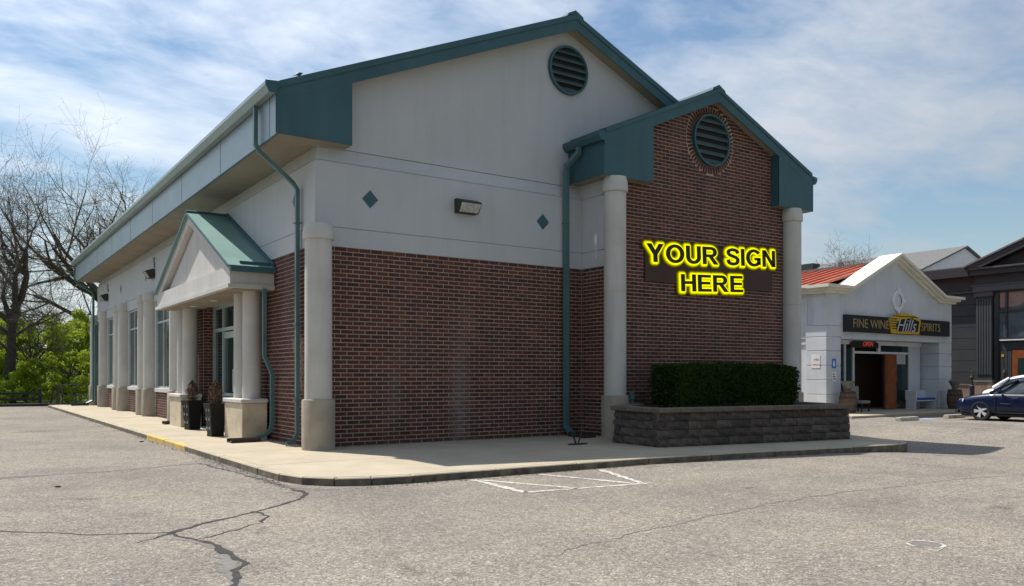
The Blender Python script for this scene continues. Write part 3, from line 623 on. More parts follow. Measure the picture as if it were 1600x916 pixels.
# --- the bay's eaves
ZSB = 7.15
rake(XB, ZRB, .435, 7.45, -1.45, -1.422, 0.38); rake(XB, ZRB, .435, 16.35, -1.45, -1.422, 0.38)
trim(XB, ZRB, .435, 7.5, -1.45, .12); trim(XB, ZRB, .435, 16.3, -1.45, .12)
rsoffit(XB, ZRB, .435, 9.2, XB, -1.421, YB+.02, .31); rsoffit(XB, ZRB, .435, XB, 14.66, -1.421, YB+.02, .31)
MB().prism([(7.45,ZSB),(9.23,ZSB),(9.23,zbay(9.23)-.36),(7.45,zbay(7.45)-.02)], -1.447, -1.42).build('eave_return', 'green_metal', B)
MB().prism([(14.64,ZSB),(16.38,ZSB),(16.38,zbay(16.38)-.02),(14.64,zbay(14.64)-.36)], -1.447, -1.42).build('eave_return', 'green_metal', B)
for xx in (9.23, 14.64): MB().add([(xx,-1.447,ZSB),(xx,YB+.02,ZSB),(xx,YB+.02,zbay(xx)-.1),(xx,-1.447,zbay(xx)-.1)], [(0,1,2,3)]).build('eave_return', 'green_metal', B, fix=False)
bx('fascia_panel', 'green_metal', B, 7.45, 7.475, -1.42, 0.108, ZSB, 8.25); bx('fascia_panel', 'green_metal', B, 16.355, 16.38, -1.42, 5.5, ZSB, 8.25)
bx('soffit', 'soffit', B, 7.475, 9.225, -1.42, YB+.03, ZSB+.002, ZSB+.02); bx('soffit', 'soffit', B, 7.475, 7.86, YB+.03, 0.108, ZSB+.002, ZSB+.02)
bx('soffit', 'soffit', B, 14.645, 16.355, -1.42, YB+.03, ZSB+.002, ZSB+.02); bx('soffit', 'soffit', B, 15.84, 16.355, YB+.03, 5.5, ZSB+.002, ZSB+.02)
MB().prism([(7.44,8.05),(7.33,8.05),(7.25,8.17),(7.25,8.27),(7.27,8.27),(7.44,8.30)], -1.46, 0.106).build('gutter', 'green_metal', B)
MB().prism([(16.39,8.05),(16.5,8.05),(16.58,8.17),(16.58,8.27),(16.39,8.30)], -1.46, 5.5).build('gutter', 'green_metal', B)
# --- round louvred vents
def vent(cx, cz, r, y, nsl):
    """y is the wall face; the frame stands proud of it, blades slope down and out before a dark screen"""
    n = 48; p = [(r,.01),(r,-.10),(r-.06,-.10),(r-.06,.0)]
    vs = []; fs = []
    for i in range(n):
        a = 2*math.pi*i/n
        for rr_, yy in p: vs.append((cx+rr_*math.cos(a), y+yy, cz+rr_*math.sin(a)))
    for i in range(n):
        for j in range(3): k = (i+1) % n; fs.append((i*4+j, k*4+j, k*4+j+1, i*4+j+1))
    o = MB().add(vs, fs).build('vent', 'green_metal', B, smooth=40)
    MB().add([(cx+(r-.03)*math.cos(2*math.pi*i/n), y-.012, cz+(r-.03)*math.sin(2*math.pi*i/n)) for i in range(n)], [tuple(range(n))]).build('screen', 'dark_void', o, fix=False)
    st = 2*(r-.06)/nsl
    for i in range(nsl):
        zc = cz-(r-.06)+st*(i+.5)
        def hw(z): return math.sqrt(max((r-.055)**2-(z-cz)**2, .0004))
        zl, zh = zc-st*.22, zc+st*.20
        a, b, e = hw(zl), hw(zh), hw(zl-.035)
        MB().add([(cx-a,y-.085,zl),(cx+a,y-.085,zl),(cx+b,y-.02,zh),(cx-b,y-.02,zh),(cx-e,y-.085,zl-.035),(cx+e,y-.085,zl-.035)], [(0,1,2,3),(0,4,5,1)]).build('louver', 'louver', o, fix=False)
    return o
vent(7.42, 10.35, 0.68, 0.11, 6); vent(VB[0], VB[1], VB[2], YB-.002, 6)
# --- columns
def column(x, y, ztop_, cap, joint=None):
    c = MB().lathe(x, y, [(.305,1.27),(.30,ztop_-cap)], 32).build('column', 'column', B, smooth=40)
    MB().lathe(x, y, [(.31,ztop_-cap-.012),(.345,ztop_-cap),(.35,ztop_-cap*.7),(.335,ztop_-cap*.28),(.30,ztop_)], 32).build('capital', 'column', c, smooth=50)
    MB().lathe(x, y, [(.37,SW-.02),(.37,1.235),(.355,1.262),(.31,1.27)], 32).build('base', 'column_base', c, smooth=40)
    if joint: MB().lathe(x, y, [(.3065,joint),(.3065,joint+.018)], 32).build('joint', 'mortar', c, smooth=40)
    return c
column(-0.05, -0.35, 5.20, 0.34)
for y in (12.15, 13.45, 18.25, 19.55, 24.4, 25.75, 30.5, 33.75): column(-0.05, y, 5.20, 0.34)
column(7.95, -1.30, ZSB, 0.40, 4.05); column(15.50, -1.27, ZSB, 0.40, 4.05)
# --- side windows
def window(a, b):
    w = MB(); xg = 0.10
    w.box(xg-.05, xg+.05, a, a+.06, 1.30, ZB-.02); w.box(xg-.05, xg+.05, b-.06, b, 1.30, ZB-.02); w.box(xg-.05, xg+.05, a+.06, b-.06, ZB-.08, ZB-.02); w.box(xg-.05, xg+.05, a+.06, b-.06, 1.30, 1.37)
    o = w.build('window', 'aluminium', B)
    mids = [a+(b-a)*t for t in (1/3, 2/3)]
    for q in mids: bx('mullion', 'aluminium', o, xg-.045, xg+.045, q-.03, q+.03, 1.37, ZB-.08)
    ed = [a+.06]+[v for q in mids for v in (q-.03, q+.03)]+[b-.06]
    for i in range(0, 6, 2):
        bx('transom', 'aluminium', o, xg-.045, xg+.045, ed[i], ed[i+1], 3.90, 3.97)
        bx('pane', 'glass', o, xg, xg+.012, ed[i], ed[i+1], 1.37, 3.90); bx('pane', 'glass', o, xg, xg+.012, ed[i], ed[i+1], 3.97, ZB-.08)
    MB().box(-0.06, 0.45, a+.005, b-.005, 1.142, 1.30).build('sill', 'stucco_warm', o, bevel=.01)
for a, b in WINS: window(a, b)
# --- diamonds
def diamond_g(x, z, s): MB().prism([(x-s,z),(x,z+s*1.05),(x+s,z),(x,z-s*1.05)], -.012, 0.01).build('diamond_tile', 'green_metal', B)
diamond_g(1.37, 6.0, .205); diamond_g(6.48, 6.0, .205)
for y in (1.27, 19.66, 25.84, 32.3): MB().prism([(y-.2,6.03),(y,6.24),(y+.2,6.03),(y,5.82)], -.012, 0.01, 'x').build('diamond_tile', 'green_metal', B)
# --- wall lamps
def lamp(facing, c):
    x, y, z = c
    k = MB().prism([(0,-.17),(0,.19),(-.12,.19),(-.36,.10),(-.36,.06),(-.20,-.17)], -.30, .30, 'x')     # pts=(out,z), along u
    l_ = MB().add([(-.29,-.362,.055),(.29,-.362,.055),(.27,-.212,-.155),(-.27,-.212,-.155)], [(0,1,2,3)])
    ribs = [MB().add([(u-.012,-.37,.05),(u+.012,-.37,.05),(u+.012,-.22,-.155),(u-.012,-.22,-.155)], [(0,1,2,3)]) for u in (-.1, .1)]
    def tr(mb):
        if facing == '-y': mb.v = [(x+a, y+b, z+cc) for a, b, cc in mb.v]
        else: mb.v = [(x+b, y-a, z+cc) for a, b, cc in mb.v]
        return mb
    o = tr(k).build('wall_lamp', 'black_metal', B); tr(l_).build('lens', 'lens', o, fix=False)
    for r_ in ribs: tr(r_).build('lens_rib', 'aluminium', o, fix=False)
lamp('-y', (3.99, 0.0, 6.10)); lamp('-x', (0.0, 18.06, 5.95)); lamp('-x', (0.0, 29.98, 5.92))
for y in (17.75, 29.6): MB().tube([(-0.02,y,6.2),(-0.05,y,6.5),(-0.02,y+.1,6.62)], .018, 6).build('conduit', 'black_metal', B)
# --- downspouts
def rtube(path, w=0.095): return MB().tube(path, w*.70, 4)
def straps(p, pts, ax):
    for (x, y, z) in pts:
        (MB().box(x-.075, x+.075, y-.085, y+.085, z, z+.03)).build('strap', 'downspout', p)
d = rtube([(-1.10,.85,8.0),(-1.10,.85,7.12),(-1.03,.85,6.98),(-.22,.85,6.35),(-.11,.85,6.2),(-.11,.85,.62),(-.11,.85,.42),(-.22,.80,.26),(-.42,.72,.20)]).build('downspout', 'downspout', B); straps(d, [(-.11,.85,5.4),(-.11,.85,3.0),(-.11,.85,1.2)], 'x')
d = rtube([(7.33,-.5,8.05),(7.33,-.5,7.9),(7.2,-.14,7.6),(7.2,-.12,7.4),(7.2,-.12,.6),(7.2,-.12,.40),(7.2,-.28,.26),(7.2,-.45,.22)], .13).build('downspout', 'downspout', B); straps(d, [(7.2,-.10,6.0),(7.2,-.10,3.4),(7.2,-.10,1.2)], 'y')
d = rtube([(-.30,2.72,4.0),(-.30,2.72,2.3),(-.12,2.66,1.85),(-.12,2.66,.62),(-.16,2.66,.42),(-.32,2.66,.28),(-.5,2.66,.24)]).build('downspout', 'downspout', B)
d = rtube([(-1.10,BL+.35,8.0),(-1.10,BL+.35,7.2),(-1.0,BL+.35,7.0),(-.30,BL-.35,6.45),(-.26,BL-.4,6.2),(-.26,BL-.4,.6),(-.3,BL-.4,.4),(-.6,BL-.4,.25)]).build('downspout', 'downspout', B)
bx('downspout', 'downspout', B, -.30, -.10, BL-1.15, BL-.95, .4, 4.6)
# --- small pale patch on the bay's side wall
pt = MB(); n = 14
pt.add([(XL-.012, -.62+.07*math.cos(2*math.pi*i/n), 5.55+.17*math.sin(2*math.pi*i/n)) for i in range(n)], [tuple(range(n))]); pt.build('patch', 'white_plastic', B, fix=False)
MB().box(XL-.008, XL+.002, -.635, -.62, 5.02, 5.4).build('drip_mark', 'white_plastic', B)
# --- entrance portico
PX, PY0, PY1 = -1.13, 2.82, 11.5; PZ0, PZ1 = 4.0, 4.55; PYM, PZA = 7.1, 6.52
P = bx('portico', 'stucco_warm', B, PX, -.017, PY0, PY1, PZ0+.03, PZ1)
bx('cornice', 'stucco_warm', P, PX-.06, -.02, PY0-.06, PY1+.06, PZ0, PZ0+.10)
bx('ceiling', 'soffit', P, PX+.1, -.02, PY0+.1, PY1-.1, PZ0-.012, PZ0-.001)
MB().prism([(PY0+.9,PZ1+.001),(PY1-.9,PZ1+.001),(PYM,PZA-.42)], PX+.16, -.02, 'x').build('tympanum', 'stucco_warm', P)
for (ya, yb) in ((PY0, PYM), (PY1, PYM)):
    s_ = 1 if yb > ya else -1
    MB().prism([(ya,PZ1+.002),(yb,PZA),(yb,PZA-.30),(ya+s_*.62,PZ1+.002)], PX, PX+.30, 'x').build('raking_cornice', 'stucco_warm', P)
def psl(ya, yb, z0, z1, x0, x1, th): return MB().prism([(ya,z0),(yb,z1),(yb,z1+th),(ya,z0+th)], x0, x1, 'x')
s1 = (PZA-PZ1)/(PYM-PY0); s2 = (PZA-PZ1)/(PY1-PYM)
pr = psl(PY0-.1, PYM, PZ1-.1*s1+.004, PZA+.004, PX-.07, -.02, .05).build('roof', 'green_roof', P)
psl(PY1+.1, PYM, PZ1-.1*s2+.004, PZA+.004, PX-.07, -.02, .05).build('roof', 'green_roof', P)
psl(PY0-.12, PYM, PZ1-.12*s1-.02, PZA-.02, PX-.09, PX-.072, .085).build('roof_edge', 'green_metal', P); psl(PY1+.12, PYM, PZ1-.12*s2-.02, PZA-.02, PX-.09, PX-.072, .085).build('roof_edge', 'green_metal', P)
MB().tube([(PX-.09,PYM,PZA+.06),(-.02,PYM,PZA+.06)], .06, 6).build('ridge_cap', 'green_metal', P)
bx('gutter', 'green_metal', P, PX-.02, -.02, PY0-.16, PY0-.002, PZ1-.14, PZ1-.01)
psl(PY0-.05, PYM, PZ1+.06-.05*s1, PZA+.06, -.06, -.018, .09).build('flashing', 'green_metal', P)
bx('snow_guard', 'green_metal', P, PX+.25, -.10, PY0+.02, PY0+.10, PZ1+.03, PZ1+.14)
for (a, b) in ((3.1,4.72),(9.85,11.45)):
    q = MB().box(-.75, -.10, a, b, SW-.02, 1.09).build('pedestal', 'pedestal', P, bevel=.015)
    MB().box(-.79, -.08, a-.04, b+.04, 1.091, 1.20).build('pedestal_cap', 'stucco_warm', P, bevel=.02)
for y in (3.5, 4.3, 10.2, 10.95): MB().lathe(-.38, y, [(.24,1.2),(.235,PZ0-.012)], 28).build('column', 'column', P, smooth=40)
MB().lathe(-.55, 6.6, [(.11,PZ0-.03),(.11,PZ0-.013)], 16).build('ceiling_light', 'white_plastic', P); MB().lathe(-.55, 9.0, [(.11,PZ0-.03),(.11,PZ0-.013)], 16).build('ceiling_light', 'white_plastic', P)
# entrance doors, set back in the wall
XD = 0.37
bx('wall', 'stucco', B, 0.02, 0.9, 4.35, 10.1, 4.06, ZB); bx('wall', 'mortar', B, 0.37, 0.9, 4.0, 4.36, -.1, 4.06); bx('wall', 'mortar', B, 0.03, 0.5, 10.112, 10.2, -.1, 4.06)
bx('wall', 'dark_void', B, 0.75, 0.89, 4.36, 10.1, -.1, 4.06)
D = MB().box(XD-.06, XD+.06, 9.98, 10.09, SW, 4.05).build('door', 'aluminium', B)
bx('frame', 'aluminium', D, XD-.06, XD+.06, 4.37, 4.47, SW, 4.05); bx('frame', 'aluminium', D, XD-.06, XD+.06, 4.47, 9.98, 3.96, 4.05)
bx('frame', 'aluminium', D, XD-.06, XD+.06, 4.47, 9.98, 3.22, 3.33)
mul = [8.86, 7.40, 5.94]
for q in mul: bx('mullion', 'aluminium', D, XD-.06, XD+.06, q-.06, q+.06, SW, 3.22); bx('mullion', 'aluminium', D, XD-.06, XD+.06, q-.05, q+.05, 3.33, 3.96)
ed = [4.47]+[v for q in reversed(mul) for v in (q-.06, q+.06)]+[9.98]
for i in range(0, 8, 2):
    bx('pane', 'glass', D, XD+.01, XD+.02, ed[i], ed[i+1], SW+.1, 3.22); bx('pane', 'glass', D, XD+.01, XD+.02, ed[i], ed[i+1], 3.33, 3.96)
    if i in (2, 4):
        bx('rail', 'aluminium', D, XD-.03, XD+.005, ed[i]+.01, ed[i+1]-.01, 2.98, 3.18); bx('rail', 'aluminium', D, XD-.03, XD+.005, ed[i]+.01, ed[i+1]-.01, 1.15, 1.25); bx('rail', 'aluminium', D, XD-.03, XD+.005, ed[i]+.01, ed[i+1]-.01, SW+.02, SW+.3)
MB().tube([(XD-.10,7.55,1.3),(XD-.10,7.55,2.0)], .018, 6).build('handle', 'chrome', D)
bx('threshold', 'aluminium', B, 0.31, 0.75, 4.37, 10.09, SW-.05, SW+.02)

# --- lettering on the bay
S = thing('wall_sign', (12.1, YB-.02, 4.3), 'black YOUR SIGN HERE lettering with yellow halo on the brick bay', 'sign')
bx('panel', 'sign_brown', S, SIGN[0], SIGN[1], YB-.055, YB-.028, SIGN[2], SIGN[3])
def arc(cx, cz, ro, ri, a0, a1, n=22):
    """ring piece: outer radii ro=(x,z), inner ri"""
    q = []
    for i in range(n):
        t0, t1 = R(a0+(a1-a0)*i/n), R(a0+(a1-a0)*(i+1)/n)
        q.append([(cx+ro[0]*math.cos(t0), cz+ro[1]*math.sin(t0)), (cx+ro[0]*math.cos(t1), cz+ro[1]*math.sin(t1)), (cx+ri[0]*math.cos(t1), cz+ri[1]*math.sin(t1)), (cx+ri[0]*math.cos(t0), cz+ri[1]*math.sin(t0))])
    return q
def rc(x0, x1, z0, z1): return [(x0,z0),(x1,z0),(x1,z1),(x0,z1)]
def spline(pts, w, n=6):
    P = [Vector(p) for p in pts]; P = [2*P[0]-P[1]]+P+[2*P[-1]-P[-2]]; C = []
    for i in range(1, len(P)-2):
        for k in range(n):
            t = k/n; a_, b_, c_, d_ = P[i-1:i+3]
            C.append(.5*((2*b_)+(c_-a_)*t+(2*a_-5*b_+4*c_-d_)*t*t+(3*b_-a_-3*c_+d_)*t**3))
    C.append(P[-2]); L = []
    for i, p in enumerate(C):
        d_ = (C[min(i+1,len(C)-1)]-C[max(i-1,0)]).normalized(); L.append((p+Vector((-d_.y,d_.x))*w/2, p-Vector((-d_.y,d_.x))*w/2))
    return [[tuple(L[i][0]), tuple(L[i+1][0]), tuple(L[i+1][1]), tuple(L[i][1])] for i in range(len(L)-1)]
GL = {
 'H': (.78, [rc(0,.195,0,1), rc(.585,.78,0,1), rc(.19,.59,.43,.60)]),
 'E': (.72, [rc(0,.195,0,1), rc(.19,.70,.83,1), rc(.19,.66,.425,.59), rc(.19,.72,0,.17)]),
 'I': (.195, [rc(0,.195,0,1)]),
 'N': (.78, [rc(0,.185,0,1), rc(.595,.78,0,1), [(.0,1),(.20,1),(.78,0),(.58,0)]]),
 'Y': (.86, [[(0,1),(.24,1),(.43,.63),(.43,.40),(.33,.40)], [(.86,1),(.62,1),(.43,.63),(.43,.40),(.53,.40)], rc(.33,.53,0,.42)]),
 'O': (.94, arc(.47,.5,(.47,.515),(.265,.34),0,360,36)),
 'U': (.78, [rc(0,.195,.37,1), rc(.585,.78,.37,1)]+arc(.39,.38,(.39,.395),(.195,.215),180,360)),
 'R': (.86, [rc(0,.195,0,1), rc(.19,.47,.83,1), rc(.19,.47,.405,.57), [(.34,.42),(.56,.42),(.86,0),(.62,0)]]+arc(.47,.7025,(.31,.2975),(.115,.1325),-90,90)),
 'S': (.74, spline([(.655,.70),(.60,.85),(.37,.915),(.16,.85),(.11,.725),(.20,.605),(.38,.53),(.58,.445),(.655,.30),(.58,.145),(.37,.085),(.15,.155),(.085,.33)], .18)),
 'G': (.88, arc(.47,.5,(.47,.515),(.265,.34),38,320,34)+[rc(.66,.86,.10,.50), rc(.50,.86,.36,.52)]),
}
def letters(txt, x0, x1, zb, size):
    gap, sp = .11, .36
    tot = sum((sp if c == ' ' else GL[c][0]+gap) for c in txt)-gap; k = (x1-x0)/tot; x = x0
    for ch in txt:
        if ch == ' ': x += sp*k; continue
        w, polys = GL[ch]; PP = [[(x+px*k, zb+pz*size) for px, pz in p] for p in polys]
        L_ = MB()
        for p in PP: L_.prism(p, YB-.128, YB-.104)
        o = L_.build('letter', 'sign_black', S)
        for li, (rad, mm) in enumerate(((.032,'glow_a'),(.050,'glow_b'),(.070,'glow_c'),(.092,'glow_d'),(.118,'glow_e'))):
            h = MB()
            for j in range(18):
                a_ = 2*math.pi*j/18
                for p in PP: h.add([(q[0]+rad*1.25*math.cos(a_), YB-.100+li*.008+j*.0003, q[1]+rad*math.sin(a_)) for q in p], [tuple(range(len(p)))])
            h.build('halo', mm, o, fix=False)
        x += (w+gap)*k
letters('YOUR SIGN', 9.16, 14.70, 5.10, 0.52)
letters('HERE', 10.48, 13.14, 4.29, 0.50)
_p = Vector((11.9, 0, 5.0)); _m = Matrix.Translation(_p-worg(S)) @ Matrix.Rotation(R(-2.6), 4, 'Y') @ Matrix.Translation(worg(S)-_p)
for ch in S.children_recursive:
    if ch.name.split('.')[0] in ('letter', 'halo'): ch.data.transform(_m)

# ================================================================== PLANTER WITH HEDGE
PA, PB_, PC, PD = (6.72,-2.62), (6.60,-4.37), (12.62,-5.28), (14.2,-1.3)
PL = thing('stone_planter', (10,-3,SW), 'low raised planter of rough dark concrete blocks before the brick bay', 'planter')
def rough_block(L, H, D, seed):
    bm = bmesh.new(); bmesh.ops.create_cube(bm, size=1.0); bmesh.ops.scale(bm, vec=(L, D, H), verts=bm.verts)
    bmesh.ops.subdivide_edges(bm, edges=bm.edges[:], cuts=2, use_grid_fill=True)
    for v in bm.verts:
        q = Vector((v.co.x*4, v.co.z*6, seed*3.7))
        if v.co.y < -D/2+.001:
            e = max(abs(v.co.x)/(L/2), abs(v.co.z)/(H/2)); v.co.y += (-.028*(1-e**3))+.035*noise.noise(q)
            if e > .98: v.co.x *= .992; v.co.z *= .96; v.co.y += .018
    me = bpy.data.meshes.new('block'); bm.to_mesh(me); bm.free(); me.materials.append(MATS['block']); return me
BV = [rough_block(.44, .196, .25, i) for i in range(9)]; BH = [rough_block(.30, .196, .25, i+9) for i in range(3)]
def wall_run(a, b, off):
    a, b = Vector(a), Vector(b); L = (b-a).length; t = (b-a)/L; ang = math.atan2(t.y, t.x)
    for c in range(4):
        x = 0.0; first = True
        while x < L-.05:
            w = random.choice((.38,.46,.52,.60)) if not (first and (c+off) % 2) else .26; first = False; w = min(w, L-x)
            p = a+t*(x+w/2); nn = Vector((t.y, -t.x))
            p = p-nn*(.125+.012*c)
            o = bpy.data.objects.new('block', random.choice(BV)); COL.objects.link(o); o.parent = PL
            o.location = Vector((p.x, p.y, SW+.1+c*.2))-worg(PL); o.rotation_euler = (0, 0, ang); o.scale = ((w-.006)/.44, 1, 1); x += w
    x = -.04
    while x < L+.02:
        w = min(.62, L+.05-x); p = a+t*(x+w/2); nn = Vector((t.y, -t.x)); p = p-nn*(.13)
        k = MB().box(-w/2+.003, w/2-.003, -.19, .17, 0, .11)
        o = k.build('cap_stone', 'capstone', PL, local=True, bevel=.016); o.location = Vector((p.x, p.y, SW+.802+random.uniform(-.003,.003)))-worg(PL); o.rotation_euler = (0, 0, ang); x += w
wall_run((8.35,-1.60), PA, 1); wall_run(PA, PB_, 0); wall_run(PB_, PC, 1); wall_run(PC, PD, 0)
MB().prism([(8.2,-1.45),(6.98,-2.5),(6.85,-4.15),(12.45,-5.0),(13.9,-1.5)], .3, SW+.77, 'z').build('soil', 'soil', PL)
# clipped hedge
HG = thing('hedge', (11,-2.6,SW+.77), 'dark green clipped box hedge growing in the block planter', 'hedge')
hx0, hx1, hy0, hy1, hz0, hz1 = 8.50, 13.42, -3.1, -2.05, .98, 2.08
core = MB(); 
bm = bmesh.new(); bmesh.ops.create_cube(bm, size=1); bmesh.ops.subdivide_edges(bm, edges=bm.edges[:], cuts=9, use_grid_fill=True)
for v in bm.verts:
    c = Vector((hx0+(v.co.x+.5)*(hx1-hx0), hy0+(v.co.y+.5)*(hy1-hy0), hz0+(v.co.z+.5)*(hz1-hz0))); cc = Vector(((hx0+hx1)/2, (hy0+hy1)/2, (hz0+hz1)/2))
    v.co = c+(cc-c).normalized()*(.12+.05*noise.noise(c*2.3))-worg(HG)
me = bpy.data.meshes.new('branches'); bm.to_mesh(me); bm.free(); me.materials.append(MATS['leaf_yew']); o = bpy.data.objects.new('branches', me); COL.objects.link(o); o.parent = HG
lf = MB(); rr = random.Random(11)
def leaf(mb, p, s, rr, asp=.5):
    d = Vector((rr.gauss(0,1), rr.gauss(0,1), rr.gauss(0,1))).normalized(); e = d.orthogonal().normalized(); e.rotate(Matrix.Rotation(rr.random()*6.28, 3, d)); f = d.cross(e)
    a, b = e*s, f*s*asp; mb.add([p-a, p+b, p+a, p-b], [(0,1,2,3)])
for i in range(17000):
    f = rr.random(); u, v, w = rr.random(), rr.random(), rr.random()
    if f < .38: p = Vector((u, 0, w))
    elif f < .70: p = Vector((u, v, 1))
    elif f < .82: p = Vector((0, v, w))
    elif f < .9: p = Vector((1, v, w))
    else: p = Vector((u, 1, w))
    p = Vector((hx0+p.x*(hx1-hx0), hy0+p.y*(hy1-hy0), hz0+p.z*(hz1-hz0))); c = Vector(((hx0+hx1)/2, (hy0+hy1)/2, (hz0+hz1)/2))
    rnd_ = 1-.06*(abs((p.x-c.x)/(hx1-hx0)*2)**6)
    p = Vector((c.x+(p.x-c.x)*(1-.012*abs((p.z-c.z)*2)), c.y+(p.y-c.y)*rnd_, c.z+(p.z-c.z)*rnd_))
    p += (c-p).normalized()*(rr.uniform(-.04,.11)-(.10*rr.random()**5))+Vector((.05*noise.noise(p*1.7+Vector((9,0,0))), .06*noise.noise(p*2.1), .085*noise.noise(p*1.5)))
    leaf(lf, p, rr.uniform(.020,.052), rr)
for i in range(90):      # stray shoots the shears missed
    q = Vector((rr.uniform(hx0+.05, hx1-.05), rr.uniform(hy0, hy1), hz1-.02)) if rr.random() < .7 else Vector((rr.uniform(hx0, hx1), hy0+.02, rr.uniform(1.2, hz1)))
    d_ = Vector((rr.gauss(0,.4), rr.gauss(0,.3)-(.6 if q.z < hz1-.03 else 0), 1)).normalized(); L_ = rr.uniform(.05,.15)
    for k in range(7): leaf(lf, q+d_*L_*k/6+Vector((rr.gauss(0,.012), rr.gauss(0,.012), 0)), rr.uniform(.014,.03), rr)
lf.build('foliage', 'leaf_yew', HG, fix=False)
# a small path light stub in the planter and a bent bracket left on the pavement
pl = MB().lathe(7.75, -2.2, [(.03,.95),(.03,1.2),(.06,1.2),(.06,1.34),(.075,1.35),(.02,1.38)], 10).build('garden_light', 'green_metal', None, smooth=30); tag(pl, 'small green garden light standing in the planter beside the column', 'garden light')
vb = thing('steel_bracket', (5.6,-2.6,SW), 'rusty V shaped steel bracket lying on the shaded pavement', 'bracket')
bx('foot_plate', 'rust_metal', vb, 5.35, 5.85, -2.68, -2.54, SW+.004, SW+.03)
MB().tube([(5.55,-2.6,SW+.03),(5.46,-2.6,SW+.26)], .022, 6).build('arm', 'rust_metal', vb); MB().tube([(5.62,-2.6,SW+.03),(5.74,-2.6,SW+.27)], .018, 6).build('arm', 'rust_metal', vb)
# splash blocks
def splash(x, y, ang, L, label):
    k = MB().prism([(0,-.15),(L,-.2),(L,.2),(0,.15)], SW+.003, SW+.03, 'z'); k.v = [(x+a, y+b, c) for a, b, c in k.v]; k.rot(ang, (x, y))
    t = thing('splash_block', (x, y, SW), label, 'splash block', 'splash blocks under the downspouts'); k.build('tray', 'rust_metal', t)
    for s_ in (-1, 1):
        q = MB().prism([(0,s_*.15),(L,s_*.2),(L,s_*.17),(0,s_*.12)], SW+.03, SW+.10, 'z'); q.v = [(x+a, y+b, c) for a, b, c in q.v]; q.rot(ang, (x, y)); q.build('side', 'rust_metal', t)
    q = MB().box(x, x+.03, y-.15, y+.15, SW+.03, SW+.13).rot(ang, (x, y)); q.build('back', 'rust_metal', t)
splash(-.45, 2.66, math.pi, .75, 'dark splash block before the near portico pedestal')
splash(7.2, -.4, -math.pi/2, .75, 'dark splash block in the shaded inner corner by the bay column')
splash(-.12, 11.9, math.pi, .75, 'dark splash block beyond the far portico pedestal')
splash(-.5, BL-.4, math.pi, .85, 'dark splash block at the far end of the side pavement')

# two black pots with dead shrubs
def pot(x, y, label, seed):
    t = thing('planter_pot', (x, y, SW), label, 'plant pot', 'black pots by the entrance'); rr = random.Random(seed)
    h = .92
    vs = []; prof = [(.215,0),(.235,.04),(.22,.07),(.285,h-.16),(.30,h-.14),(.33,h-.03),(.33,h),(.285,h),(.275,h-.06)]
    for r_, z in prof: vs += [(-r_,-r_,z),(r_,-r_,z),(r_,r_,z),(-r_,r_,z)]
    fs = [(3,2,1,0)]+[(4*i+j, 4*i+(j+1) % 4, 4*i+4+(j+1) % 4, 4*i+4+j) for i in range(len(prof)-1) for j in range(4)]+[(4*8,4*8+1,4*8+2,4*8+3)]
    MB().add(vs, fs).build('pot', 'pot_black', t, local=True)
    for s_ in (-1, 1):
        for zz in (.2, .45, .7): MB().box(-.30+.03*(1-zz), -.275+.05*(1-zz), s_*.12-.02, s_*.12+.02, zz, zz+.07).build('stud', 'aluminium', t, local=True)
    m = MB()
    for i in range(1500):
        z = rr.random(); r_ = .27*math.sin(math.pi*min(1, (z*.86+.14)))**.8*math.sqrt(rr.random()); a = rr.random()*6.28
        leaf(m, Vector((r_*math.cos(a), r_*math.sin(a), h-.05+z*.68)), rr.uniform(.02,.045), rr, .35)
    m.build('dead_shrub', 'dry_shrub', t, local=True, fix=False)
    MB().tube([(0,0,h-.08),(0.01,0,h+.5)], .02, 6).build('stem', 'twig', t, local=True)
    t.rotation_euler = (0, 0, R(seed*3)); t.scale = (.76, .76, .98)
pot(-.88, 5.15, 'black square pot with a dead brown shrub beside the near pedestal', 2); pot(-.72, 8.45, 'black square pot with a dead brown shrub beside the far pedestal', 4)
bxo = thing('step_box', (-.2, 8.2, SW), 'pale grey low box on the pavement behind the black pots', 'box'); bx('body', 'bowl', bxo, -.45, -.1, 7.3, 7.9, SW, SW+.34, bevel=.02); bx('lid', 'bowl', bxo, -.48, -.07, 7.27, 7.93, SW+.342, SW+.4, bevel=.01)

bd = MB(); pts_ = [(-.11,.0),(-.06,.03),(0,.055),(.06,.06),(.11,.045),(.14,.03),(.17,.012),(.19,.0)]
bd.tube([(-.50+t, -.25, 8.56+.5*t) for t, r_ in pts_], [max(r_,.008) for t, r_ in pts_], 10)
bird = bd.build('bird', 'black_metal', None, smooth=60); tag(bird, 'small dark bird perched on the roof edge above the green eave return', 'bird')
for i, (a_, b_, c_) in enumerate((((-.47,-.26,8.56),(-.47,-.26,8.44),.006),((-.44,-.23,8.57),(-.44,-.23,8.45),.006))): MB().tube([a_, b_], c_, 5).build('leg', 'black_metal', bird)
MB().prism([(-.62,8.51),(-.52,8.56),(-.52,8.53),(-.74,8.44)], -.262, -.238).build('tail', 'black_metal', bird)
_bm = Matrix.Translation((-.47,-.25,8.46)) @ Matrix.Scale(.6, 4) @ Matrix.Translation((.47,.25,-8.46))
for o_ in [bird]+list(bird.children): o_.data.transform(_bm)

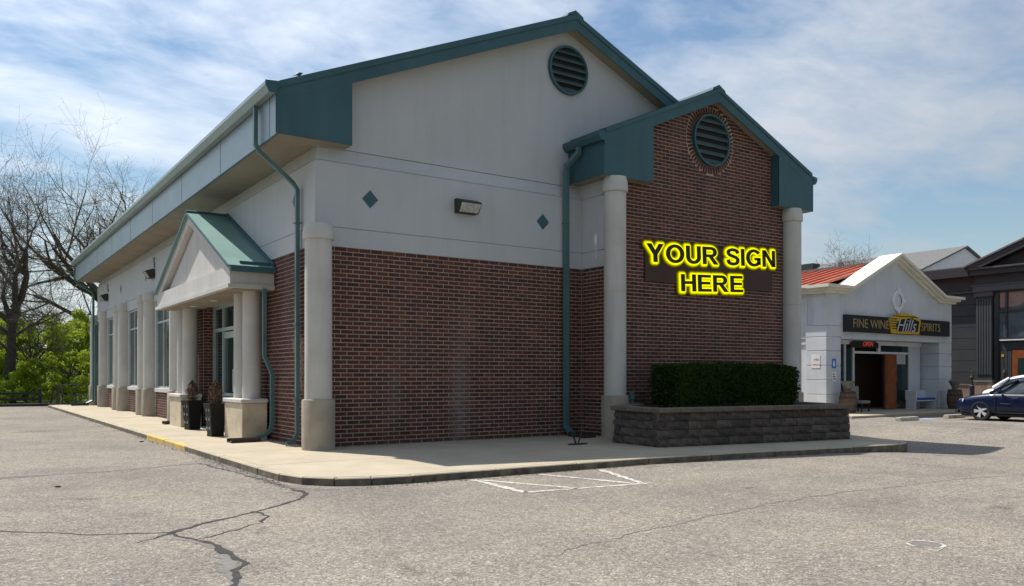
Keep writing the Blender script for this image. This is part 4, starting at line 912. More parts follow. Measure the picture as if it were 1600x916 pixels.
# ================================================================== FAR LEFT: RAILING, FENCE, WOOD
hr = thing('handrail', (-1.0,35.6,0), 'black metal handrail beyond the far corner of the building', 'railing')
for x in (-1.75, -1.55, -.85, .25): MB().tube([(x,35.6,0),(x,35.6,1.28)], .035, 8).build('post', 'black_metal', hr)
for z in (.65, 1.28): MB().tube([(-1.75,35.6,z),(.6,35.6,z)], .03, 8).build('rail', 'black_metal', hr)
MB().tube([(-.1,35.6,.05),(.08,35.7,.65)], .03, 6).build('brace', 'black_metal', hr)
fe = thing('rail_fence', (-6,41,0), 'black timber rail fence at the end of the drive before the wood', 'fence')
for x in (-2.25, -5.0, -7.8, -10.6, -13.4): bx('post', 'fence_black', fe, x-.1, x+.1, 40.95, 41.15, -.1, 1.0, bevel=.015)
for a, b in zip((-13.4,-10.6,-7.8,-5.0), (-10.6,-7.8,-5.0,-2.25)):
    for z in (.28, .62): bx('rail', 'fence_black', fe, a+.1, b-.1, 41.0, 41.06, z, z+.14)
st = MB().tube([(-1.7,40.6,0),(-1.5,40.6,1.1)], .04, 6).build('stake', 'fence_black', None); tag(st, 'slanting dark stake between the rail fence and the handrail', 'stake')
st = MB().tube([(-1.35,40.6,0),(-1.32,40.6,1.15)], .04, 6).build('stake', 'fence_black', None); tag(st, 'upright dark stake between the rail fence and the handrail', 'stake')
lg = MB().prism([(-14,38.0),(0.6,37.4),(.6,37.6),(-14,38.25)], -.02, .16, 'z').build('landscape_timber', 'fence_black', None, bevel=.02); tag(lg, 'long black timber edging the end of the asphalt drive', 'timber')

class Tree:
    def __init__(s, seed): s.r = random.Random(seed); s.trunk = MB(); s.twig = MB(); s.tips = []
    def grow(s, p, d, L, rad, lev, maxlev, bend=.25, up=.05, nch=(4,6), ratio=.62):
        r = s.r; n = 6 if lev < 2 else 4 if lev < 4 else 3; pts = [Vector(p)]; rads = [rad]; d = Vector(d).normalized(); ds = [d]
        end = max(rad*(.42 if lev < maxlev else .35), .006)
        for i in range(n):
            d = (d+Vector((r.gauss(0,bend), r.gauss(0,bend), r.gauss(0,bend)+up))*(.5 if lev == 0 else 1)).normalized()
            pts.append(pts[-1]+d*L/n); rads.append(rad+(end-rad)*(i+1)/n); ds.append(d)
        (s.trunk if lev < 2 else s.twig).tube(pts, rads, 9 if lev == 0 else 6 if lev < 2 else 4 if lev < 3 else 3, cap=False)
        if lev >= maxlev: s.tips += pts[1:]; return
        k = r.randint(*nch)
        for j in range(k):
            t = r.uniform(.34 if lev else .5, 1.0) if j else 1.0; i = min(int(t*n), n); q = pts[i]; base = ds[i]
            ax = base.orthogonal().normalized(); ax.rotate(Matrix.Rotation(r.random()*6.283, 3, base))
            nd = base.copy(); nd.rotate(Matrix.Rotation(R(r.uniform(30, 68)) if j else R(r.uniform(6,26)), 3, ax))
            s.grow(q, nd, L*ratio*r.uniform(.75, 1.2), max(rads[i]*r.uniform(.5,.72)*(1.12 if lev < 2 else .9), .006), lev+1, maxlev, bend, up, nch, ratio)
def bare_tree(name, seed, base, h0, rad, d, label, maxlev=5, ratio=.68, buds=0, nch=(4,5), limbs=None, bend=.17, tw='twig', group=None):
    t = Tree(seed); r = t.r
    pts = [Vector(base)+Vector((0,0,-.3))]; n = 7; dd = Vector(d)
    for i in range(n): pts.append(pts[-1]+(dd+Vector((r.gauss(0,.03), r.gauss(0,.03), 0)))*(h0/n))
    t.trunk.tube(pts, [rad*(1.25-.62*i/n) for i in range(n+1)], 10)
    for (zf, az, el, L, rr_) in limbs:
        q = pts[min(int(zf*n), n)]
        t.grow(q, (math.cos(R(az))*math.cos(R(el)), math.sin(R(az))*math.cos(R(el)), math.sin(R(el))), L, rr_, 1, maxlev, bend, .035, nch, ratio)
    o = thing(name, base, label, 'tree', group)
    t.trunk.build('trunk', 'bark', o, smooth=60, fix=False); t.twig.build('branches', tw, o, fix=False)
    if buds:
        m = MB()
        for i in range(buds):
            q = r.choice(t.tips)
            leaf(m, q+Vector((r.gauss(0,.15), r.gauss(0,.15), r.gauss(0,.15))), r.uniform(.03,.075), r, .6)
        m.build('buds', 'leaf_bud', o, fix=False)
    return o
bare_tree('bare_tree', 3, (-3.55,47,0), 6.6, .33, (0.02,0,1), 'tall bare dark tree at the left edge behind the fence', 5, .68, 0, (4,6),
          [(1,10,62,5.0,.27),(.98,175,54,4.6,.25),(.9,-10,72,5.0,.24),(.85,200,40,3.2,.16),(.72,20,25,3.0,.12),(.6,180,22,2.6,.10),(.66,-60,30,2.7,.10),(.8,100,50,3.4,.16),(.9,150,70,3.6,.18)], .22)
bare_tree('budding_tree', 8, (6.5,62,0), 8.0, .5, (-.02,0,1), 'wide bare tree with pale yellow buds rising behind the green eave', 5, .66, 9000, (4,6),
          [(1,95,78,7.2,.40),(1,188,46,8.6,.38),(.95,200,64,8.0,.36),(.9,10,50,7.0,.32),(.85,180,20,8.6,.26),(.95,150,68,7.6,.34),(.7,185,8,7.4,.20),(1,40,66,6.8,.32),(.9,175,34,8.8,.30)], .13)
bare_tree('bare_tree', 15, (10.5,66,0), 10.0, .36, (.01,0,1), 'slim budding tree whose crown shows just above the green eave', 5, .64, 900, (4,5),
          [(1,90,80,4.2,.24),(.95,190,60,3.8,.20),(.9,0,60,3.8,.20),(.8,250,55,3.4,.16)], .18)
bare_tree('bare_tree', 21, (47.6,17.6,0), 6.6, .22, (0,0,1), 'small bare tree showing above the red shop roof', 5, .66, 0, (4,6),
          [(1,100,70,2.6,.11),(1,190,55,2.7,.10),(.95,10,55,2.7,.10),(.9,240,60,2.6,.09),(.9,300,62,2.6,.09),(.9,170,42,2.5,.08),(.9,-40,42,2.5,.08)], .18)
# leafy young wood on the left
def leafy(base, h, w, seed, label, nleaf=7000, mt='leaf_spring', ls=(.04,.095)):
    rr = random.Random(seed); o = thing('leafy_tree', base, label, 'tree', 'young green trees beyond the fence'); t = MB(); lf = MB(); bx_, by, bz = base
    cl = []
    for i in range(44):
        a = rr.random()*6.283; q = rr.random()**.5; zz = rr.uniform(.10, 1.0); rad = w*(1-.62*abs(zz-.42)**1.3)*q
        cl.append((Vector((bx_+rad*math.cos(a), by+rad*math.sin(a)*.8, bz+h*zz)), rr.uniform(.35,.95)*w*.27))
    top = Vector((bx_+rr.uniform(-.4,.4), by, bz+h*.8)); t.tube([Vector(base)-Vector((0,0,.2)), Vector((bx_+rr.uniform(-.2,.2), by, bz+h*.4)), top], [.12,.09,.03], 7)
    for c, s_ in cl:
        q = Vector(base).lerp(top, min(.95, max(.1, (c.z-bz)/h*.7))); q.z = min(q.z, c.z)
        mid = (q+c)/2+Vector((rr.gauss(0,.15), rr.gauss(0,.15), .12)); t.tube([q, mid, c], [.04,.025,.01], 4, cap=False)
        for k in range(nleaf//44):
            v = Vector((rr.gauss(0,1), rr.gauss(0,1), rr.gauss(0,.75))); v = v.normalized()*s_*rr.random()**.45
            leaf(lf, c+v, rr.uniform(*ls), rr, .62)
    t.build('trunk', 'bark', o, fix=False); lf.build('crown', mt, o, fix=False)
wood = [((-5.6,49,-.1),5.2,2.6,1,'leaf_spring','leafy green tree left of the tall bare trunk'),((-1.9,50,-.1),5.9,2.6,2,'leaf_spring','bright spring green tree just right of the tall bare trunk'),((1.3,52,-.1),6.6,2.7,3,'leaf_spring','tall spring green tree nearest the far building corner'),
        ((-3.9,56,-.1),6.0,3.0,4,'leaf_mid','darker green tree behind the tall bare trunk'),((-.2,58,-.1),6.6,3.2,5,'leaf_mid','darker green tree in the middle of the wood'),((4.4,60,-.1),7.4,3.4,6,'leaf_mid','darker green tree half hidden by the building corner'),
        ((-8.5,54,-.1),6.2,3.2,7,'leaf_mid','dark green tree cut by the left edge of the view'),((-.3,45,-.1),3.4,1.7,8,'leaf_spring','low green bush right behind the handrail'),((-2.7,45.5,-.1),2.9,1.6,9,'leaf_spring','low green bush behind the last fence post')]
for b_, h, w, sd_, mt, lab in wood: leafy(b_, h, w, sd_, lab, 21000 if sd_ < 8 else 12000, mt)
ug = MB(); rr = random.Random(77)
for i in range(26000):
    x = rr.uniform(-16, 12); y = rr.uniform(43.5, 72); hgt = 1.1+1.5*(.5+.5*noise.noise(Vector((x*.4, y*.4, 2))))+(y-43)*.05
    leaf(ug, Vector((x, y, rr.random()**1.2*hgt)), rr.uniform(.04,.11), rr, .6)
tag(ug.build('undergrowth', 'leaf_mid', None, fix=False), 'tangled green undergrowth on the floor of the wood', 'undergrowth', kind='stuff')
fw = MB()
for i in range(9000):
    x = rr.uniform(-60, 40); y = rr.uniform(95, 110); hgt = 6+3*noise.noise(Vector((x*.12, y*.1, 5)))
    leaf(fw, Vector((x, y, rr.random()*hgt)), rr.uniform(.25,.6), rr, .7)
tag(fw.build('far_wood', 'leaf_mid', None, fix=False), 'far green wood closing the view behind the trees', 'wood', kind='stuff')

# ================================================================== THE WINE SHOP
SX0, SX1, SY = 22.42, 32.06, 2.27
SH = thing('wine_shop', (27.2,6,0), 'pale grey stucco shop with gabled front, red metal roof and dark sign board', 'building')
def rust_pier(x0, x1, y0, y1, ztop_):
    z = 0.1; hs = [0.17,.62,.62,.62,.63,.60,.60]
    core_ = MB().box(x0+.03, x1-.03, y0+.03, y1-.03, 0, ztop_-.005).build('pier', 'shop_stucco', SH)
    for h in hs:
        t_ = min(z+h, ztop_)
        if t_-z < .08: break
        MB().box(x0, x1, y0, y1, z+.012, t_-.012).build('pier_block', 'shop_stucco', core_, bevel=.012); z = t_
rust_pier(SX0, 23.4, SY, SY+.98, 3.85); rust_pier(31.0, SX1, SY, SY+.98, 3.3)
bx('wall', 'shop_stucco', SH, SX0+.001, 23.39, SY+.001, SY+.6, 3.851, 5.3)
MB().prism([(23.4,3.3),(SX1-.001,3.3),(SX1-.001,5.3),(31.0,5.4),(27.22,7.1),(23.8,5.4),(23.4,5.3)], SY+.002, SY+.6).build('wall', 'shop_stucco', SH)
bx('soffit', 'shop_stucco', SH, 23.4, 31.0, SY+.6, SY+1.2, 3.3, 3.4)
bx('wall', 'shop_stucco', SH, SX0+.12, SX0+.5, SY+.985, 18, 0, 5.3); bx('wall', 'shop_stucco', SH, SX1-.5, SX1-.12, SY+.985, 18, 0, 5.3); bx('wall', 'shop_stucco', SH, SX0+.5, SX1-.5, 17.6, 18, 0, 5.3)
bx('wall', 'shop_stucco', SH, SX0+.13, SX0+.5, SY+.6, SY+.98, 3.86, 5.3)
bx('ledge', 'shop_stucco', SH, SX0+.05, SX0+.12, SY+.99, 18, 3.3, 3.42); bx('ledge', 'shop_stucco', SH, SX0+.07, SX0+.12, SY+.99, 18, 3.05, 3.15)
# cornice swept along the front edge, three stepped mouldings
path = [(21.95,5.56),(23.7,5.56),(27.22,7.28),(30.85,5.56),(32.5,5.56)]
def moulding(dz0, dz1, out, name, inset):
    for i, ((xa, za), (xb, zb)) in enumerate(zip(path, path[1:])):
        if i == 0: xa += inset
        if i == 3: xb -= inset
        MB().prism([(xa,za-dz0),(xb,zb-dz0),(xb,zb-dz1),(xa,za-dz1)], SY-out, SY+.62).build(name, 'cornice', SH)
moulding(0, .13, .42, 'cornice', 0.0); moulding(.131, .23, .28, 'cornice', .13); moulding(.231, .34, .14, 'cornice', .27)
for k_, (a, b, o_) in enumerate(((0,.13,.42),(.131,.23,.28),(.231,.34,.14))): bx('cornice', 'cornice', SH, SX0-o_, SX0+.5, SY+.63, 18, 5.6-b, 5.6-a)
for xa in (SX1-.3,): pass
# red standing-seam roof
sr = MB().prism([(22.3,5.55),(27.6,6.98),(32.2,5.55),(32.2,5.45),(27.6,6.86),(22.3,5.45)], SY+.64, 18).build('roof', 'red_roof', SH)
y = SY+.9
while y < 18: MB().prism([(22.3,5.55),(27.6,6.98),(27.6,7.05),(22.3,5.62)], y, y+.06).build('seam', 'red_roof', sr); y += .62
bx('ridge_cap', 'shingle', sr, 27.45, 27.75, SY+.64, 18, 6.95, 7.08)
# oval medallion
n = 28; mv = MB(); c0 = (27.5, 5.15)
for r0, r1, yy in ((.0,.33,SY-.03),):
    mv.add([(c0[0]+.30*math.cos(2*math.pi*i/n), SY-.02, c0[1]+.34*math.sin(2*math.pi*i/n)) for i in range(n)], [tuple(range(n))])
md = mv.build('medallion', 'white_plastic', SH, fix=False); rgm = MB()
for i in range(n):
    a0, a1 = 2*math.pi*i/n, 2*math.pi*(i+1)/n
    q = [(c0[0]+s_*math.cos(a), yy, c0[1]+s_*1.14*math.sin(a)) for s_, yy in ((.27,SY-.07),(.43,SY-.07),(.43,SY+.01)) for a in (a0, a1)]
    rgm.add(q, [(0,2,3,1),(2,4,5,3)])
rgm.build('ring', 'white_plastic', md, fix=False)
for dx, dz in ((0,.5),(0,-.5),(.46,0),(-.46,0)): bx('keystone', 'white_plastic', md, c0[0]+dx-.07, c0[0]+dx+.07, SY-.10, SY-.01, c0[1]+dz-.08, c0[1]+dz+.08)
for k_ in range(5): z = c0[1]-.2+.1*k_; bx('slat', 'shop_stucco', md, c0[0]-.24, c0[0]+.24, SY-.045, SY-.021, z-.012, z+.012)
# sign board with lettering
sb = bx('sign_board', 'shop_black', SH, 23.53, 31.6, SY-.16, SY-.001, 3.60, 4.34)
put_text('lettering', 'FINE WINE', 'gold', sb, (23.95, SY-.175, 3.80), .56, sx=.98, extrude=.01, offset=-.004); put_text('lettering', 'SPIRITS', 'gold', sb, (29.12, SY-.175, 3.80), .56, sx=.93, extrude=.01, offset=-.004)
em = MB().prism([(26.72,3.62),(28.85,3.62),(29.0,4.28),(28.5,4.50),(27.8,4.58),(27.1,4.50),(26.55,4.28)], SY-.24, SY-.165).build('emblem', 'sign_yellow', SH)
for k_ in range(5): bx('stripe', 'shop_black', em, 26.62+.03*(3-k_), 29.0-.2*k_ if k_ < 0 else 27.35-.06*k_, SY-.252, SY-.241, 3.82+.11*k_, 3.86+.11*k_)
bx('stripe', 'shop_black', em, 26.8, 28.75, SY-.252, SY-.241, 4.40, 4.435)
MB().prism([(27.15,3.72),(28.72,3.74),(28.85,4.22),(28.3,4.36),(27.4,4.28),(27.0,4.05)], SY-.256, SY-.242).build('backing', 'shop_black', em)
put_text('lettering', 'Hills', 'sign_script', em, (26.95, SY-.275, 3.72), .86, shear=.45, extrude=.008, offset=-.006)
# shop front
YF = 3.2
bx('wall', 'shop_stucco', SH, 23.39, 24.75, YF, YF+.2, 0, 3.3); bx('wall', 'barrel', SH, 24.75, 31.0, YF+1.9, YF+2.0, 0, 3.3); bx('floor', 'concrete', SH, 24.75, 31.0, YF+.2, YF+1.9, 0, .1)
sf = bx('shop_front', 'white_plastic', SH, 24.75, 31.0, YF-.06, YF+.06, 3.12, 3.3)
for a, b in ((24.95,25.05),(25.55,25.68),(29.93,30.9)): bx('post', 'shop_stucco', sf, a, b, YF-.06, YF+.06, .1, 3.12)
bx('rail', 'white_plastic', sf, 25.68, 29.93, YF-.05, YF+.05, 2.72, 2.82); bx('post', 'white_plastic', sf, 27.5, 27.68, YF-.05, YF+.05, 2.82, 3.12); bx('post', 'white_plastic', sf, 28.86, 28.95, YF-.05, YF+.05, .1, 2.72)
for a, b, c, d_ in ((24.75,24.95,.1,3.12),(25.05,25.55,.1,3.12),(27.68,29.93,2.82,3.12),(28.95,29.93,.1,2.72)): bx('pane', 'glass', sf, a, b, YF-.01, YF+.01, c, d_)
ar = MB().prism([(25.3,2.98),(27.4,2.98),(27.4,3.2),(27.0,3.34),(26.35,3.40),(25.7,3.34),(25.3,3.2)], YF-.12, YF-.065).build('transom_window', 'shop_black', sf)
put_text('neon_sign', 'OPEN', 'neon', sf, (26.15, YF-.14, 3.06), .30, shear=.3, extrude=.004, offset=-.002)
dr = MB().box(27.95, 28.85, YF-.12, YF-.065, .12, 2.7).build('door', 'wood_door', SH)
bx('door_panel', 'wood_door', dr, 28.05, 28.45, YF-.14, YF-.121, .3, 1.1); bx('door_panel', 'wood_door', dr, 28.05, 28.45, YF-.14, YF-.121, 1.3, 2.5); bx('handle', 'chrome', dr, 28.72, 28.76, YF-.17, YF-.121, 1.0, 1.4)
bx('door_notice', 'white_plastic', SH, 27.2, 27.55, YF+1.85, YF+1.87, 1.2, 1.62); bx('door_notice', 'shop_black', SH, 27.28, 27.46, YF+1.82, YF+1.84, 1.27, 1.54)
bx('window_notice', 'sign_script', SH, 28.98, 29.7, YF-.03, YF-.015, 2.25, 2.7)
# flat notices on the left pier
np_ = bx('no_parking_sign', 'white_plastic', SH, SX0-.014, SX0-.002, 2.56, 2.96, 2.02, 2.58)
for z, t_ in ((2.34,'NO'),(2.14,'PARKING')): put_text('lettering', t_, 'sign_red', np_, (SX0-.02, 2.90 if t_ == 'PARKING' else 2.83, z), .085 if t_ == 'PARKING' else .14, facing='-x', extrude=.001)
hc = bx('accessible_parking_sign', 'sign_blue', SH, 22.78, 23.06, SY-.014, SY-.002, 2.02, 2.42); MB().lathe(22.9, SY-.02, [(.03,2.28),(.03,2.33)], 8).build('symbol', 'white_plastic', hc); bx('symbol', 'white_plastic', hc, 22.86, 22.96, SY-.02, SY-.015, 2.1, 2.26)
nt = bx('notice', 'white_plastic', SH, 22.80, 23.08, SY-.014, SY-.002, 1.45, 1.86)
for k_ in range(3): bx('print', 'shop_black', nt, 22.84, 23.04-.05*k_, SY-.018, SY-.015, 1.53+.1*k_, 1.57+.1*k_)
bx('wall_box', 'shop_black', SH, 32.07, 32.2, 3.0, 3.3, 1.7, 3.2)
# the row stands further back from the lot than its drawing coordinates: move and size it as one
KS = 1.114
def SP(x, y): return (CAM[0]+KS*(x-CAM[0]), CAM[1]+KS*(y-CAM[1]))
def shift(o):
    q = SP(o.location.x, o.location.y); o.location = (q[0], q[1], o.location.z)
shift(SH); SH.scale = (KS, KS, 1.06)
# shop pavement
sp = thing('shop_pavement', (27,1.4,0), None, None); sp['kind'] = 'structure'
for i in range(6): bx('slab', 'concrete', sp, 24.2+2.25*i, 24.2+2.25*i+2.24, 2.3, 5.9, -.03, .1, bevel=.01)
# wheel stops
for x, lab in ((24.65,'concrete wheel stop left of the blue marked bay'),(28.25,'concrete wheel stop at the nose of the dark blue car')):
    o = MB().prism([(-.14,0.008),(.14,0.008),(.10,.15),(-.10,.15)], x-.66, x+.66, 'x'); o.v = [(a, b+.16, c) for a, b, c in o.v]; tag(o.build('wheel_stop', 'stop', None, bevel=.01), lab, 'wheel stop', 'wheel stops before the shop')
# barrels with bowls
def barrel(x, y, lab, lab2):
    x, y = SP(x, y)
    t = thing('barrel', (x, y, .1), lab, 'barrel', 'barrels by the shop door'); n = 18
    for i in range(n):
        a0, a1 = 2*math.pi*i/n+.012, 2*math.pi*(i+1)/n-.012; k = MB(); pr_ = [(.30,0),(.36,.25),(.385,.5),(.36,.75),(.30,1.0)]
        k.add([(r_*math.cos(a), r_*math.sin(a), z) for r_, z in pr_ for a in (a0, a1)], [(2*j, 2*j+1, 2*j+3, 2*j+2) for j in range(4)]); k.build('stave', 'barrel', t, local=True, fix=False)
    for z, r_ in ((.1,.335),(.3,.378),(.68,.378),(.9,.335)): MB().lathe(0, 0, [(r_,z),(r_+.004,z+.05)], 20, cap=False).build('hoop', 'black_metal', t, local=True)
    MB().lathe(0, 0, [(.28,.95),(.28,.97)], 18).build('head', 'barrel', t, local=True)
    b = MB().lathe(x, y, [(.14,1.075),(.12,1.14),(.20,1.30),(.30,1.5),(.31,1.55),(.27,1.55)], 8).build('bowl_planter', 'bowl', None); tag(b, lab2, 'planter')
barrel(23.05, 1.72, 'oak barrel standing against the left shop pier', 'stone bowl planter on the barrel at the left shop pier'); barrel(31.1, 1.62, 'oak barrel standing at the right shop pier near the car', 'stone bowl planter on the barrel beside the dark car')
# chair
ch = thing('lounge_chair', (25.0,2.45,.1), 'tan upholstered chair beside the barrel at the shop door', 'chair'); bx('seat', 'chair_tan', ch, 24.65, 25.35, 2.1, 2.7, .48, .62, bevel=.04); bx('backrest', 'chair_tan', ch, 24.65, 25.35, 2.7, 2.84, .62, 1.3, bevel=.05)
for x in (24.7, 25.26):
    for y in (2.15, 2.7): bx('leg', 'black_metal', ch, x, x+.05, y, y+.05, .1, .48)
shift(ch); be = thing('bench', (29.9,2.6,.1), 'grey bench with bright blue cushion beside the shop door', 'bench'); bx('seat', 'shop_stucco', be, 29.0, 30.9, 2.3, 2.8, .50, .56); bx('cushion', 'cushion_blue', be, 29.05, 30.85, 2.28, 2.78, .561, .66, bevel=.03)
bx('backrest', 'shop_stucco', be, 29.0, 30.9, 2.8, 2.85, .56, 1.05)
for x in (29.0, 30.85): bx('arm', 'shop_stucco', be, x-.02, x+.04, 2.26, 2.8, .56, 1.0); bx('leg', 'shop_stucco', be, x-.02, x+.04, 2.3, 2.8, .1, .5)

shift(be)
# ================================================================== THE DARK BUILDING
DX = 36.0
DK = thing('dark_building', (40,0,0), 'charcoal grey building with fluted pilaster, tall window and black gabled eaves', 'building')
bx('wall', 'dark_fascia', DK, DX+.05, 52, -12, 12, 0, 6.1)
z = 0.1; k_ = 0
while z < 6.05:
    bx('siding_board', 'dark_siding', DK, DX, DX+.05, 3.0, 12, z, min(z+.60, 6.08)-.02); z += .60
z = 0.1
while z < 6.05: bx('siding_board', 'dark_siding', DK, DX, DX+.05, -12, -2.4, z, min(z+.60, 6.08)-.02); z += .60
bx('frieze', 'dark_trim', DK, DX-.10, DX+.2, 3.12, 12, 6.10, 6.16); bx('frieze', 'dark_siding', DK, DX-.02, DX+.2, 3.12, 12, 6.161, 6.95)
bx('eave', 'dark_fascia', DK, DX-.55, DX+.3, 3.2, 12, 6.951, 7.44)
bx('frieze', 'dark_trim', DK, DX-.32, DX+.2, -8.4, 3.1, 6.10, 6.40); bx('frieze', 'dark_siding', DK, DX-.22, DX+.2, -8.4, 3.1, 6.401, 6.95)
bx('moulding', 'dark_trim', DK, DX-.36, DX+.2, -8.5, 3.2, 6.40, 6.46); bx('eave', 'dark_fascia', DK, DX-.55, DX+.3, -8.5, 3.15, 6.951, 7.25); bx('moulding', 'dark_trim', DK, DX-.7, DX+.3, -8.6, 3.15, 7.251, 7.34)
YP = -2.65; ZP = 9.75
MB().prism([(3.1,7.342),(-8.4,7.342),(YP,ZP-.3)], DX-.15, DX+.3, 'x').build('tympanum', 'dark_siding', DK)
for ya in (3.3, -8.6): MB().prism([(ya,7.36),(YP,ZP),(YP,ZP-.38),(ya+(.8 if ya < 0 else -.8),7.345)], DX-.75, DX+.3, 'x').build('rake_board', 'dark_fascia', DK)
rf = MB()
for ya in (3.4, -8.7): MB().prism([(ya,7.36),(YP,ZP+.04),(YP,ZP+.12),(ya,7.45)], DX-.8, 52, 'x').build('roof', 'shingle', DK)
bx('roof', 'shingle', DK, DX-.5, 52, 3.4, 12, 7.442, 7.50)
pw = bx('pilaster', 'dark_siding', DK, DX-.16, DX+.05, 2.25, 3.03, 1.45, 5.85)
for i in range(6): yy = 2.27+.128*i; MB().prism([(yy,1.75),(yy+.085,1.75),(yy+.085,5.7),(yy,5.7)], DX-.20, DX-.161, 'x').build('flute', 'dark_trim', pw)
bx('capital', 'dark_trim', DK, DX-.24, DX+.05, 2.18, 3.10, 5.851, 6.09)
for i in range(4): bx('stone', 'stone_base', DK, DX-.30, DX+.03, 2.2+.24*i, 2.2+.24*i+.23, .0, 1.36); 
bx('cap_stone', 'bowl', DK, DX-.34, DX+.03, 2.16, 3.2, 1.361, 1.45)
for i in range(8): bx('stone', 'stone_base', DK, DX-.2, DX-.001, 3.21+.5*i, 3.21+.5*i+.49, 0, 1.18)
bx('cap_stone', 'bowl', DK, DX-.24, DX-.001, 3.21, 7.2, 1.181, 1.25)
wn_ = bx('window', 'black_metal', DK, DX-.08, DX+.04, 1.98, 2.2, 0.1, 6.08)
for yy in (1.62, .2, -1.3, -2.3): bx('mullion', 'black_metal', wn_, DX-.08, DX+.03, yy-.05, yy+.05, 3.62, 6.08)
for z in (3.56, 4.98, 6.0): bx('rail', 'black_metal', wn_, DX-.07, DX+.02, -2.35, 1.98, z, z+.1)
bx('pane', 'window_sky', wn_, DX, DX+.012, -2.3, 1.98, 3.65, 6.05); bx('sill', 'white_plastic', wn_, DX-.16, DX+.0, -2.35, 1.9, 3.50, 3.555)
bx('panel', 'dark_siding', DK, DX-.02, DX+.04, -2.35, 1.97, 3.0, 3.49)
for i in range(3): bx('side_panel', 'dark_siding', DK, DX-.04, DX+.04, 1.40+.19*i, 1.40+.19*i+.17, .1, 2.98)
dd = bx('door', 'wood_door', DK, DX-.05, DX+.04, -.35, 1.36, .1, 2.99); bx('pane', 'glass', dd, DX-.07, DX-.051, .72, 1.1, .6, 2.6); bx('pane', 'glass', dd, DX-.07, DX-.051, -.1, .28, .6, 2.6)
bx('side_panel', 'dark_siding', DK, DX-.04, DX+.04, -2.35, -.36, .1, 2.98)
ln = MB().lathe(DX-.25, 1.62, [(.04,1.5),(.09,1.52),(.11,1.85),(.03,2.05),(.02,2.4)], 8).build('lantern', 'black_metal', DK); MB().lathe(DX-.25, 1.62, [(.07,1.56),(.095,1.8)], 8).build('glass', 'lens', ln)
bx('plate', 'sign_yellow', DK, DX-.06, DX-.041, 1.74, 1.86, 2.66, 2.8)
shift(DK); DK.scale = (KS, KS, 1.06)
fp = thing('black_post', (33.4,2.0,0), 'slim black post with ball finial behind the dark car', 'post'); MB().lathe(33.4, 2.0, [(.12,0),(.12,1.25),(.05,1.3),(.05,1.55)], 10).build('shaft', 'black_metal', fp); MB().lathe(33.4, 2.0, [(.03,1.55),(.10,1.63),(.11,1.70),(.06,1.80),(.02,1.95),(.05,2.0),(.01,2.06)], 10).build('finial', 'black_metal', fp)
shift(fp)
# grey-roofed house with white gable behind
GH = thing('grey_roofed_house', (56.4,25,0), 'white gabled building with grey shingle roof behind the shop', 'building')
MB().prism([(50.6,0),(62.2,0),(62.2,9.5),(56.4,11.4),(50.6,9.5)], 14, 44).build('wall', 'siding_white', GH)
gr_ = MB().prism([(50.1,9.25),(56.4,11.45),(62.7,9.25),(62.7,9.37),(56.4,11.58),(50.1,9.37)], 13.8, 44.2).build('roof', 'shingle', GH)
bx('roof_vent', 'black_metal', gr_, 54.6, 55.6, 26, 28, 10.9, 11.5); bx('parapet', 'siding_white', GH, 58.5, 61.5, 13.2, 13.99, 8, 11.0)

